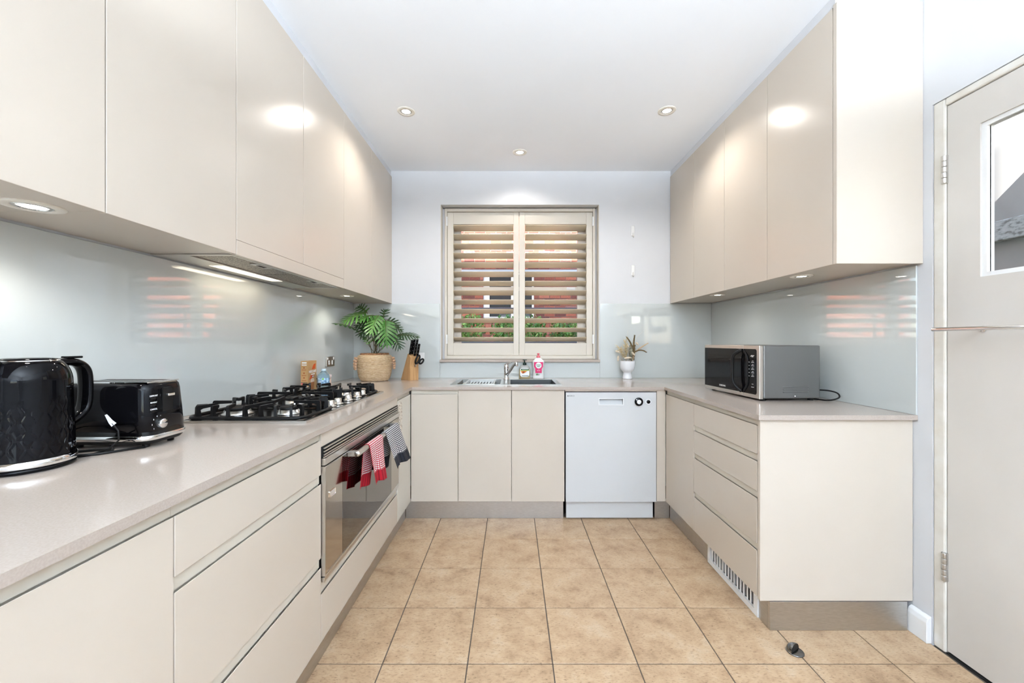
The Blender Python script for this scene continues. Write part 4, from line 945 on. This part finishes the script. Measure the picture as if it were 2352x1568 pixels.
MB().lathe(prof, (qx, qy, ZT), 56).build('basket_body', STRAW, bk)
BRAID = noisy(mat('brown_braid', (.3, .15, .07), .8), [(.35, (.16, .07, .03)), (.6, (.38, .19, .09)), (.75, (.5, .28, .14))], 90, 3)
MB().tube([(qx+.103*math.cos(a), qy+.103*math.sin(a), ZT+.209+.0008*math.sin(a*36)) for a in [2*PI*i/144 for i in range(144)]], .0068, 8, closed=True).build('braided_rim', BRAID, bk)
BEAD = noisy(mat('wooden_bead', (.55, .33, .2), .6), [(.3, (.50, .29, .17)), (.7, (.62, .40, .25))], 80, 2)
bead0 = None
def beads(ang):
    """looped handle: two short strings of beads joined below"""
    global bead0
    tx_, ty_ = -math.sin(ang), math.cos(ang)
    P_ = [(-.017, .178, .008), (-.019, .157, .013), (-.019, .136, .015), (-.016, .116, .015), (-.007, .099, .014), (.009, .097, .014), (.017, .114, .015), (.019, .134, .015), (.019, .155, .013), (.017, .176, .008)]
    for t_, z_, o_ in P_:
        if bead0 is None: bead0 = MB().ball((0, 0, 0), .0102, 12).build('bead', BEAD, bk, local=True); o = bead0
        else: o = dupl(bead0, bk)
        r = .1335+o_; o.location = Vector((qx+r*math.cos(ang)+tx_*t_*1.35, qy+r*math.sin(ang)+ty_*t_*1.35, ZT+z_))-WLOC[bk.name]
beads(math.radians(212)); beads(math.radians(8))
MB().lathe([(0, .196), (.09, .196), (.1, .19)], (qx, qy, ZT), 24).build('soil', noisy(mat('soil', (.05, .035, .02), .9), [(.4, (.03, .02, .012)), (.7, (.1, .06, .03))], 60, 3), bk)

pl = thing('potted_plant', 'artificial split-leaf philodendron standing in the woven basket', 'plant', (qx, qy, ZT+.19))
def leafmat(name, a, b): 
    m = mat(name, a, .38); noisy(m, [(.35, a), (.65, b)], 25, 3); return m
LFM = [leafmat('leaf_green', (.035, .125, .02), (.07, .20, .038)), leafmat('leaf_bright', (.065, .18, .035), (.115, .26, .06)), leafmat('leaf_deep', (.008, .034, .007), (.02, .065, .014))]
STEMM = mat('plant_stem', (.10, .075, .03), .6)
def leaf(base, tip, nrm, width, m, n=8, droop=.02, curl=.25):
    base = Vector(base); tip = Vector(tip); d = tip-base; Ln = d.length; u = d.normalized(); nv = Vector(nrm); nv = (nv-u*nv.dot(u)).normalized(); w = u.cross(nv)
    b = MB()
    def rib(t): return base+d*t+nv*(droop*4*t*(1-t))
    b.tube([rib(i/8) for i in range(9)], [.0022*(1-.7*i/8) for i in range(9)], 5, m=1)
    for i in range(n):
        t0 = .04+.90*i/n; t1 = .04+.90*(i+1)/n; tm = (t0+t1)/2
        wl_ = width*(.55+.9*tm if tm < .45 else .955*(1-((tm-.45)/.62)**2*.8))
        ang = math.radians(82-58*tm)
        for sg in (1, -1):
            dr_ = (u*math.cos(ang)+w*sg*math.sin(ang)); pr = rib(t0); pr2 = rib(t1+.02); tp_ = rib(tm)+dr_*wl_-nv*wl_*curl+u*wl_*.10
            side = (u-dr_*u.dot(dr_)).normalized()*(Ln*.9/n*math.sin(ang)*.62)
            p1 = rib(tm)+dr_*wl_*.28-nv*wl_*curl*.12; p2 = rib(tm)+dr_*wl_*.74-nv*wl_*curl*.58+u*wl_*.04
            V = [pr, pr2, p1-side*.62, p1+side*.62, p2-side*.55, p2+side*.55, tp_]
            b.add(V, [(0, 1, 3, 2), (2, 3, 5, 4), (4, 5, 6)], 0, True)
    tpv = rib(.93); b.add([tpv-w*.010, tpv+w*.010, tip+u*width*.35], [(0, 1, 2)])
    b.build('leaf', [m, STEMM], pl, recalc=False)
def stem(a, b, r=.0026, bow=(0, 0, 0)):
    a = Vector(a); b = Vector(b); bw = Vector(bow)
    MB().tube([a+(b-a)*t+bw*4*t*(1-t) for t in [i/8 for i in range(9)]], r, 6).build('stem', STEMM, pl)
CAMN = (0, -1, .25)
LV = [((-1.133, 3.17, 1.445), (-1.270, 3.07, 1.368), (-.1, -.75, .65), .075, 1, 9), ((-1.037, 3.16, 1.428), (-1.058, 3.03, 1.283), (.15, -.9, .35), .070, 1, 9),
      ((-.980, 3.14, 1.389), (-.930, 3.01, 1.195), (.2, -.95, .2), .085, 0, 10), ((-1.208, 3.17, 1.302), (-1.285, 2.90, 1.345), (.2, -.45, .85), .042, 2, 9),
      ((-.913, 3.18, 1.262), (-.730, 3.15, 1.250), (0, -.7, .7), .046, 2, 12), ((-1.031, 3.25, 1.405), (-1.030, 3.30, 1.470), (0, -1, .2), .045, 2, 6),
      ((-1.005, 3.24, 1.394), (-.934, 3.30, 1.345), (-.2, -.8, .5), .055, 2, 8), ((-.989, 3.22, 1.351), (-.896, 3.27, 1.307), (0, -.8, .6), .05, 2, 8),
      ((-.913, 3.17, 1.263), (-.870, 3.14, 1.172), (.1, -1, .1), .055, 2, 8), ((-1.144, 3.20, 1.447), (-1.231, 3.26, 1.497), (.1, -.9, .4), .055, 0, 7),
      ((-1.114, 3.17, 1.196), (-1.045, 3.11, 1.235), (0, -.7, .7), .022, 0, 4), ((-1.114, 3.17, 1.196), (-1.168, 3.19, 1.245), (0, -.7, .7), .024, 0, 4),
      ((-1.102, 3.22, 1.384), (-1.228, 3.20, 1.335), (0, -.8, .5), .06, 2, 8), ((-1.070, 3.20, 1.234), (-1.018, 3.15, 1.182), (0, -.8, .5), .026, 2, 5),
      ((-1.080, 3.23, 1.400), (-1.130, 3.15, 1.265), (-.1, -.9, .3), .07, 2, 8), ((-.999, 3.20, 1.385), (-.935, 3.12, 1.205), (.2, -.9, .3), .06, 2, 8),
      ((-1.07, 3.22, 1.41), (-1.03, 3.20, 1.30), (.1, -.9, .3), .065, 2, 7), ((-1.06, 3.14, 1.42), (-1.14, 3.05, 1.37), (0, -.6, .8), .05, 0, 7),
      ((-1.10, 3.24, 1.37), (-1.19, 3.18, 1.27), (-.2, -.9, .3), .07, 2, 7), ((-1.05, 3.24, 1.38), (-1.06, 3.16, 1.24), (.1, -.9, .2), .075, 2, 7), ((-1.0, 3.24, 1.36), (-.97, 3.17, 1.22), (.2, -.9, .2), .065, 2, 7), ((-1.15, 3.24, 1.40), (-1.235, 3.2, 1.40), (0, -.6, .8), .06, 2, 7)]
for k, (a, b, nr, wd_, mi, n) in enumerate(LV): leaf(a, b, nr, wd_*1.36, LFM[mi], max(4, round(n*.66)))
for k, (a, b, nr, wd_, mi, n) in enumerate(LV):
    if k in (10,): continue
    rx = qx+(.02*math.cos(k*2.1)); ry = qy+(.02*math.sin(k*2.1))
    stem((rx, ry, ZT+.19), a, .0018 if k != 11 else .0032, ((a[0]-qx)*.12, 0, .02))

# ------------------------------------------------------------------ knife block, knives, scissors
WOOD = mat('oak_block', (.55, .33, .16), .45)
noisy(WOOD, [(.3, (.42, .22, .085)), (.5, (.56, .325, .145)), (.7, (.64, .39, .19))], 45, 4, coord='obj', stretch=(1.2, 1.2, .08))
KA = (-.806, 3.19)
d1v = Vector((math.cos(PI/4), math.sin(PI/4), 0)); d2v = Vector((-math.sin(PI/4), math.cos(PI/4), 0))
def KP(wd_, s, z): return Vector((KA[0], KA[1], ZT))+d1v*wd_+d2v*s+Vector((0, 0, z))
kb_ = thing('knife_block', 'slanted oak knife block holding black-handled knives', 'knife block', (KA[0], KA[1], ZT))
def kprism(b, pts, w0, w1):
    n = len(pts); V = [KP(w0, s, z) for s, z in pts]+[KP(w1, s, z) for s, z in pts]
    return b.add(V, [tuple(range(n)), tuple(range(2*n-1, n-1, -1))]+[(i, (i+1) % n, n+(i+1) % n, n+i) for i in range(n)])
kprism(MB(), [(.134, .0005), (.024, .0005), (-.0125, .18), (.028, .211)], 0, .079).build('block', WOOD, kb_)
kprism(MB(), [(.0235, .0005), (0, .0005), (0, .105), (.0022, .105)], 0, .079).build('scissor_pocket', WOOD, kb_)
lean = (d2v*-.30+Vector((0, 0, .95))).normalized()
kn = [(.014, .020, .118, 'leftmost'), (.036, .022, .122, 'second from the left'), (.060, .020, .124, 'tallest, third from the left'), (.046, .004, .096, 'shorter front'), (.070, .002, .100, 'rightmost short')]
for wv, sv, ln, w_ in kn:
    ztop = .18+.031*(sv+.0125)/.0405
    p = KP(wv, sv, ztop+.0028); q = p+lean*ln
    t = thing('kitchen_knife', 'black-handled kitchen knife in the block, %s handle' % w_, 'knife', p, group='knives in the oak block')
    MB().tube([p, p+lean*ln*.12, p+lean*ln*.5, p+lean*ln*.85, q-lean*.003, q], [.0118, .0112, .0122, .0118, .0122, .007], 10, flat=.8).build('handle', BLACKG, t)
    for f in (.22, .5, .78): MB().ball(p+lean*ln*f-Vector((-.003, .0112, 0)), .0018, 8).build('rivet', STEEL, t)
sc = thing('scissors', 'black-handled kitchen scissors tucked into the knife block pocket', 'scissors', KP(.04, -.02, .105))
fwd = -d2v; 
def SP(a, z): return KP(.038, -.004, .105)+d1v*a*.75+fwd*(abs(a)*.35+.012)+Vector((0, 0, z))
def ring(cx, cz, rx, rz, tilt): return [SP(cx+rx*math.cos(t)*math.cos(tilt)-rz*math.sin(t)*math.sin(tilt), cz+rx*math.cos(t)*math.sin(tilt)+rz*math.sin(t)*math.cos(tilt)) for t in [2*PI*i/24 for i in range(24)]]
MB().tube(ring(.024, .060, .014, .036, -.45), .0072, 8, closed=True).build('finger_loop', BLACKG, sc)
MB().tube(ring(.060, .045, .013, .024, -.85), .0072, 8, closed=True).build('finger_loop', BLACKG, sc)
MB().tube([SP(.004, .002), SP(.006, .016), SP(.018, .03), SP(.044, .04)], [.004, .006, .005, .003], 8, flat=.5).build('blade', STEEL, sc)
MB().tube([SP(.0, .001), SP(.003, .016), SP(.012, .032)], [.0035, .0055, .006], 8, flat=.6).build('blade', BLACKM, sc)

# ------------------------------------------------------------------ white vase with dried flowers
vx, vy = .953, 3.345
CER = mat('white_ceramic', (.74, .74, .75), .3)
vs_ = MB().lathe([(0, .0005), (.037, .0005), (.0395, .003), (.038, .012), (.0335, .030), (.031, .048), (.034, .056), (.045, .066), (.054, .082), (.058, .102), (.0585, .146), (.0572, .148), (.0555, .146), (.055, .104), (.048, .08), (0, .07)], (vx, vy, ZT), 40)
vs_.build('vase', CER, label='white ceramic footed vase holding dried flowers', cat='vase')
BROWN = noisy(mat('dried_brown', (.13, .085, .03), .85), [(.35, (.05, .03, .012)), (.65, (.22, .15, .06))], 160, 3)
TAN = noisy(mat('dried_tan', (.5, .36, .22), .85), [(.35, (.42, .29, .17)), (.65, (.6, .45, .3))], 120, 3)
PALE = noisy(mat('bunny_tail', (.75, .65, .5), .9), [(.35, (.66, .54, .40)), (.65, (.80, .71, .57))], 150, 3)
PAMP = noisy(mat('pampas', (.62, .5, .3), .9), [(.35, (.45, .34, .17)), (.65, (.74, .63, .42))], 90, 3)
GREYG = noisy(mat('grey_leaf', (.2, .2, .16), .8), [(.35, (.07, .07, .05)), (.65, (.3, .29, .22))], 60, 3)
ROOT = Vector((vx, vy, ZT+.095)); gdf = 'dried stems in the white vase'
def bend(a, b, c, n=10): return [Vector(a)*(1-t)**2+Vector(b)*2*t*(1-t)+Vector(c)*t*t for t in [i/n for i in range(n+1)]]
def newroot(p):
    d = Vector((p[0]-vx, p[1]-vy, 0)); return ROOT+d*min(1, .032/max(d.length, 1e-4))*.9
def spike(pts, r, m, label):
    root = newroot(pts[0])
    t = thing('dried_spike', label, 'dried flower', root, group=gdf)
    MB().tube([root+(Vector(pts[0])-root)*s for s in (0, .3, .7, 1)], .0016, 5).build('stalk', TAN, t)
    b = MB(); n = len(pts); b.tube(pts, [r*(.55+.45*math.sin(PI*min(1, (i+.5)/n)))*(1+.25*(i % 2)) for i in range(n)], 7)
    rnd = random.Random(n+int(r*1e4))
    for p in pts:
        for k in range(3): a = rnd.uniform(0, 2*PI); b.ball(Vector(p)+Vector((math.cos(a), math.sin(a)*.6, rnd.uniform(-1, 1)))*r*.75, r*.5, 6)
    b.build('seed_head', m, t)
spike(bend((1.002, 3.33, 1.12), (1.0, 3.34, 1.2), (1.012, 3.34, 1.272), 16), .0062, BROWN, 'upright dark brown seed spike in the white vase')
spike(bend((.994, 3.33, 1.14), (.985, 3.33, 1.21), (.940, 3.33, 1.258), 14), .0055, BROWN, 'dark brown seed spike leaning left in the white vase')
spike(bend((1.015, 3.33, 1.135), (1.055, 3.32, 1.165), (1.105, 3.32, 1.130), 14), .005, BROWN, 'dark brown seed spike drooping right out of the white vase')
spike(bend((1.012, 3.35, 1.128), (1.06, 3.35, 1.17), (1.125, 3.35, 1.206), 16), .0052, TAN, 'tan wheat-like spike reaching right out of the white vase')
spike(bend((.975, 3.33, 1.07), (.978, 3.33, 1.13), (.985, 3.34, 1.185), 12), .013, GREYG, 'thick dark grey-green dried leaf in the middle of the white vase')
spike(bend((.998, 3.34, 1.08), (1.006, 3.34, 1.13), (1.008, 3.345, 1.19), 12), .011, BROWN, 'broad brown dried pod behind the middle of the vase')
def tail(p, q, label):
    root = newroot(p)
    t = thing('bunny_tail', label, 'dried flower', root, group=gdf); p = Vector(p); q = Vector(q)
    MB().tube(bend(root, (p+root)/2+Vector((0, 0, .03)), p), .001, 5).build('stalk', TAN, t)
    MB().tube([p+(q-p)*s for s in (0, .12, .35, .65, .9, 1)], [.002, .0055, .0078, .0076, .0055, .002], 9).build('tuft', PALE, t)
tail((.998, 3.29, 1.108), (.972, 3.285, 1.134), 'cream bunny tail tuft at the front, right of centre'); tail((.968, 3.285, 1.090), (.910, 3.285, 1.084), 'cream bunny tail tuft lying across the vase rim')
tail((.871, 3.32, 1.104), (.869, 3.32, 1.058), 'cream bunny tail tuft hanging left of the vase'); tail((.965, 3.34, 1.172), (.950, 3.34, 1.192), 'small pink-cream tuft at the top centre')
tail((1.024, 3.35, 1.215), (1.046, 3.35, 1.19), 'cream bunny tail nodding at the upper right'); tail((.880, 3.31, 1.132), (.846, 3.31, 1.142), 'cream bunny tail pointing left')
def plume(p, q, n, spread, label, seed):
    root = newroot(q)
    t = thing('pampas_plume', label, 'dried flower', root, group=gdf); rnd = random.Random(seed); b = MB(); p = Vector(p); q = Vector(q)
    MB().tube(bend(root, (p+root)/2, p), .0014, 5).build('stalk', TAN, t)
    for i in range(n):
        a = p+(q-p)*(i/n); e = a+(q-p)*.35+Vector((rnd.uniform(-1, 1), rnd.uniform(-.7, .7), rnd.uniform(-1, 1)))*spread
        mid = (a+e)/2+Vector((0, 0, spread*.25)); b.tube([a, mid, e], [.0016, .0022, .0004], 4)
    b.build('plume', PAMP, t)
plume((.94, 3.33, 1.075), (.885, 3.32, 1.155), 70, .028, 'fluffy straw-coloured plume spilling left of the vase', 4)
plume((.945, 3.34, 1.10), (.935, 3.34, 1.205), 60, .024, 'fluffy pale plume rising at the back left of the vase', 5)
for e, lab in (((.958, 3.35, 1.31), 'thin wispy grass stem rising highest, left of the upright spike'), ((1.08, 3.35, 1.30), 'thin wispy grass stem fanning out to the upper right')):
    MB().tube(bend(newroot(e), (vx+.005, vy, 1.2), e, 12), .0007, 4).build('grass_stem', PALE, label=lab, cat='dried flower', group=gdf)

# ------------------------------------------------------------------ hooks on the back wall, door stop
for z, lab in ((2.157, 'upper white adhesive hook on the wall right of the window'), (1.825, 'lower white adhesive hook on the wall right of the window')):
    h = thing('wall_hook', lab, 'hook', (1.025, YB, z-.05), group='adhesive hooks')
    MB().box(1.010, 1.040, YB-.005, YB-.0003, z-.045, z+.043, b=.004, seg=2).build('backing_plate', WHITEP, h)
    MB().tube([(1.025, YB-.006, z-.02), (1.025, YB-.010, z-.045), (1.025, YB-.018, z-.055), (1.025, YB-.022, z-.045)], .007, 8, flat=.5).build('hook', mat('hook_plastic', (.72, .70, .66), .35), h)
dsx, dsy = 1.113, 1.592
ds = thing('door_stop', 'small dark half-moon door stop screwed to the tiled floor', 'door stop', (dsx, dsy, 0))
DST = mat('dark_chrome', (.20, .20, .20), .18, 1)
def halfdome(b, R=.029, h=.026, cut=-.004, n=28, k=8, ang=math.radians(-60)):
    V = []; rows = []
    for i in range(k+1):
        t = i/k*PI/2; r = R*math.cos(t); z = .0015+h*math.sin(t)+.004*(1 if i > 0 else 0)
        row = []
        for j in range(n+1):
            a = ang+PI/2+PI*j/n; row.append(len(V)); V.append((dsx+r*math.cos(a), dsy+r*math.sin(a), z))
        rows.append(row)
    F = [(rows[i][j], rows[i][j+1], rows[i+1][j+1], rows[i+1][j]) for i in range(k) for j in range(n)]
    loop = [rows[i][0] for i in range(k+1)]+[rows[i][n] for i in range(k, -1, -1)]
    b.add(V, F, 0, True); b.add([V[i] for i in loop], [tuple(range(len(loop)))], 1)
    return b
halfdome(MB()).build('dome', [DST, BLACKM], ds)
MB().lathe([(0, .0003), (.031, .0003), (.031, .003), (.0295, .0045), (0, .0045)], (dsx, dsy, 0), 32).build('base_plate', DST, ds)

# ------------------------------------------------------------------ outside: neighbour's brick house, rail, hedge, ground
YN = 8.5
MB().box(-9, 9, 3.7, 16, -.35, -.3).build('ground', noisy(mat('garden_ground', (.2, .2, .15), .9), [(.3, (.12, .10, .06)), (.7, (.22, .24, .12))], 4, 4), label='garden ground between the two houses', kind='structure')
MORT = mat('mortar', (.20, .165, .15), .9)
def brickmat(name, src):
    m = mat(name, (.4, .15, .1), .85)
    if src == 'object': f = N(m, 'ShaderNodeObjectInfo').outputs['Random']
    else: f = N(m, 'ShaderNodeNewGeometry').outputs['Random Per Island']
    r = ramp(m, [(0, (.10, .035, .03)), (.3, (.19, .055, .038)), (.55, (.27, .08, .048)), (.8, (.33, .11, .065)), (1, (.22, .10, .085))]); L(m, f, r.inputs[0])
    n = N(m, 'ShaderNodeTexNoise', Scale=60, Detail=4); g_ = N(m, 'ShaderNodeNewGeometry'); L(m, g_.outputs['Position'], n.inputs['Vector'])
    mx = N(m, 'ShaderNodeMix', data_type='RGBA', blend_type='OVERLAY'); mx.inputs['Factor'].default_value = .6; L(m, r.outputs[0], mx.inputs[6]); L(m, n.outputs['Fac'], mx.inputs[7]); L(m, mx.outputs[2], P(m).inputs['Base Color'])
    return m
BRO, BRI = brickmat('brick_red', 'object'), brickmat('brick_red_rows', 'island')
NX0, NX1, NZ0, NZ1 = -.60, .46, 1.72, 2.66          # neighbour's window
nb = MB().grid([-5, NX0, NX1, 5.5], [-.3, NZ0, NZ1, 6.2], [(NX0, NX1, NZ0, NZ1)], YN, YN+.25, 'y').build('wall_neighbour', MORT, label='red brick wall of the neighbouring house outside the window', kind='structure')
BW, BH = .225, .0765
bp = MB().box(-.1075, .1075, -.006, .012, -.0335, .0335, b=.003)
br0 = None; stuff = MB(); vents = []
VB = {(36, -4), (36, 3), (36, 6)}
rowi = 0; z = -.25
while z < 6.1:
    x = -4.95+(BW/2 if rowi % 2 else 0); ci = 0
    while x < 5.4:
        cx, cz = x+BW/2, z+BH/2; b0, b1 = cx-.1075, cx+.1075
        air = abs(cz-3.09) < .04 and min(abs(cx-c) for c in (-.84, .65, 1.19)) < .1125
        if NZ0-.03 < cz < NZ1+.05 and b1 > NX0 and b0 < NX1:      # bricks cut against the window opening
            if cx < (NX0+NX1)/2: b1 = min(b1, NX0-.004)
            else: b0 = max(b0, NX1+.004)
        if b1-b0 > .02 and not air:
            bc = (b0+b1)/2
            if -1.25 < cx < 1.6 and 1.45 < cz < 3.62:
                if br0 is None: br0 = bp.build('brick', BRO, nb, local=True); o = br0
                else: o = dupl(br0, nb)
                o.location = Vector((bc, YN-.004-random.random()*.003, cz))-WLOC[nb.name]; o.scale = ((b1-b0)/.215, 1, 1)
            else: stuff.box(b0, b1, YN-.010, YN+.01, cz-.0335, cz+.0335)
        if air: vents.append((cx, cz))
        x += BW; ci += 1
    z += BH; rowi += 1
so = stuff.build('brick_rows', BRI, nb); so['kind'] = 'stuff'
for cx, cz in vents:
    v = MB().grid([cx-.108, cx-.095, cx-.004, cx+.004, cx+.095, cx+.108], [cz-.034, cz-.026, cz-.004, cz+.004, cz+.026, cz+.034], [(cx-.095, cx-.004, cz-.026, cz-.004), (cx-.095, cx-.004, cz+.004, cz+.026), (cx+.004, cx+.095, cz-.026, cz-.004), (cx+.004, cx+.095, cz+.004, cz+.026)], YN-.012, YN+.0, 'y').build('air_brick', WHITEP, nb)
MB().box(-5, 5.5, YN-.07, YN-.0105, 2.672, 2.715, b=.004).build('steel_lintel', mat('grey_lintel', (.36, .39, .41), .5, .3), nb)
nw = thing('window_3', 'white-framed window of the neighbouring brick house', None, ((NX0+NX1)/2, YN+.05, NZ0), kind='structure')
MB().grid([NX0, NX0+.125, -.02, .03, NX1-.04, NX1], [NZ0, NZ0+.02, NZ1-.03, NZ1], [(NX0+.125, -.02, NZ0+.02, NZ1-.03), (.03, NX1-.04, NZ0+.02, NZ1-.03)], YN+.03, YN+.09, 'y').build('window_frame', WHITEP, nw)
for a, b in ((NX0+.125, -.02), (.03, NX1-.04)): MB().box(a, b, YN+.055, YN+.06, NZ0+.02, NZ1-.03).build('pane', mat('dark_pane', (.03, .035, .035), .05), nw)
hr_ = thing('handrail', 'grey steel pipe handrail outside the kitchen window', 'handrail', (0, 5.0, -.3))
RAILM = mat('grey_rail', (.10, .115, .125), .45, .3)
for z in (1.205, 1.625): MB().cyl((-2.6, 5.0, z), (3.0, 5.0, z), .014, 12).build('rail', RAILM, hr_)
for x in (-2.4, -1.1, 1.35, 2.8): MB().cyl((x, 5.0, -.298), (x, 5.0, 1.64), .018, 12).build('post', RAILM, hr_)
SHM = mat('hedge_leaf', (.08, .2, .04), .35); noisy(SHM, [(.3, (.03, .09, .015)), (.5, (.09, .24, .04)), (.7, (.30, .46, .10))], 9, 3)
for si, (sx_, sy_, top, wdt, lab) in enumerate(((-.86, 6.3, 1.66, .45, 'leafy green shrub outside the left shutter panel'), (.10, 6.25, 1.62, .45, 'leafy green shrub outside the middle of the window'), (.93, 6.4, 1.56, .34, 'thinner leafy shrub outside the right shutter panel'))):
    sh = thing('garden_shrub', lab, 'shrub', (sx_, sy_, -.3), group='shrubs outside the window'); rnd = random.Random(si+20)
    b = MB()
    for k in range(6500):
        while True:
            p = Vector((rnd.uniform(-1, 1), rnd.uniform(-1, 1), rnd.uniform(-1, 1)))
            if .5 < (abs(p.x)**6+abs(p.y)**3+abs(p.z)**6)**(1/6) < .97+.10*math.sin(p.x*11+si*2)*math.cos(p.y*5+p.x*4): break
        c = Vector((sx_+p.x*wdt, sy_+p.y*.38, .68+p.z*(top-.68)))
        q = Quaternion((rnd.uniform(-1, 1), rnd.uniform(-1, 1), rnd.uniform(-1, 1), rnd.uniform(-1, 1))).normalized(); s = rnd.uniform(.02, .042)
        b.add([c+q @ Vector((-s, 0, 0)), c+q @ Vector((0, -s*.45, .004)), c+q @ Vector((s*1.1, 0, 0)), c+q @ Vector((0, s*.45, .004))], [(0, 1, 2, 3)])
    f = b.build('foliage', SHM, sh, recalc=False); f['kind'] = 'stuff'
    for k in range(4): MB().tube(bend((sx_+rnd.uniform(-.06, .06), sy_, -.298), (sx_+rnd.uniform(-.1, .1), sy_, .3), (sx_+rnd.uniform(-.3, .3), sy_+rnd.uniform(-.15, .15), .95), 6), .012, 6).build('branch', STEMM, sh)
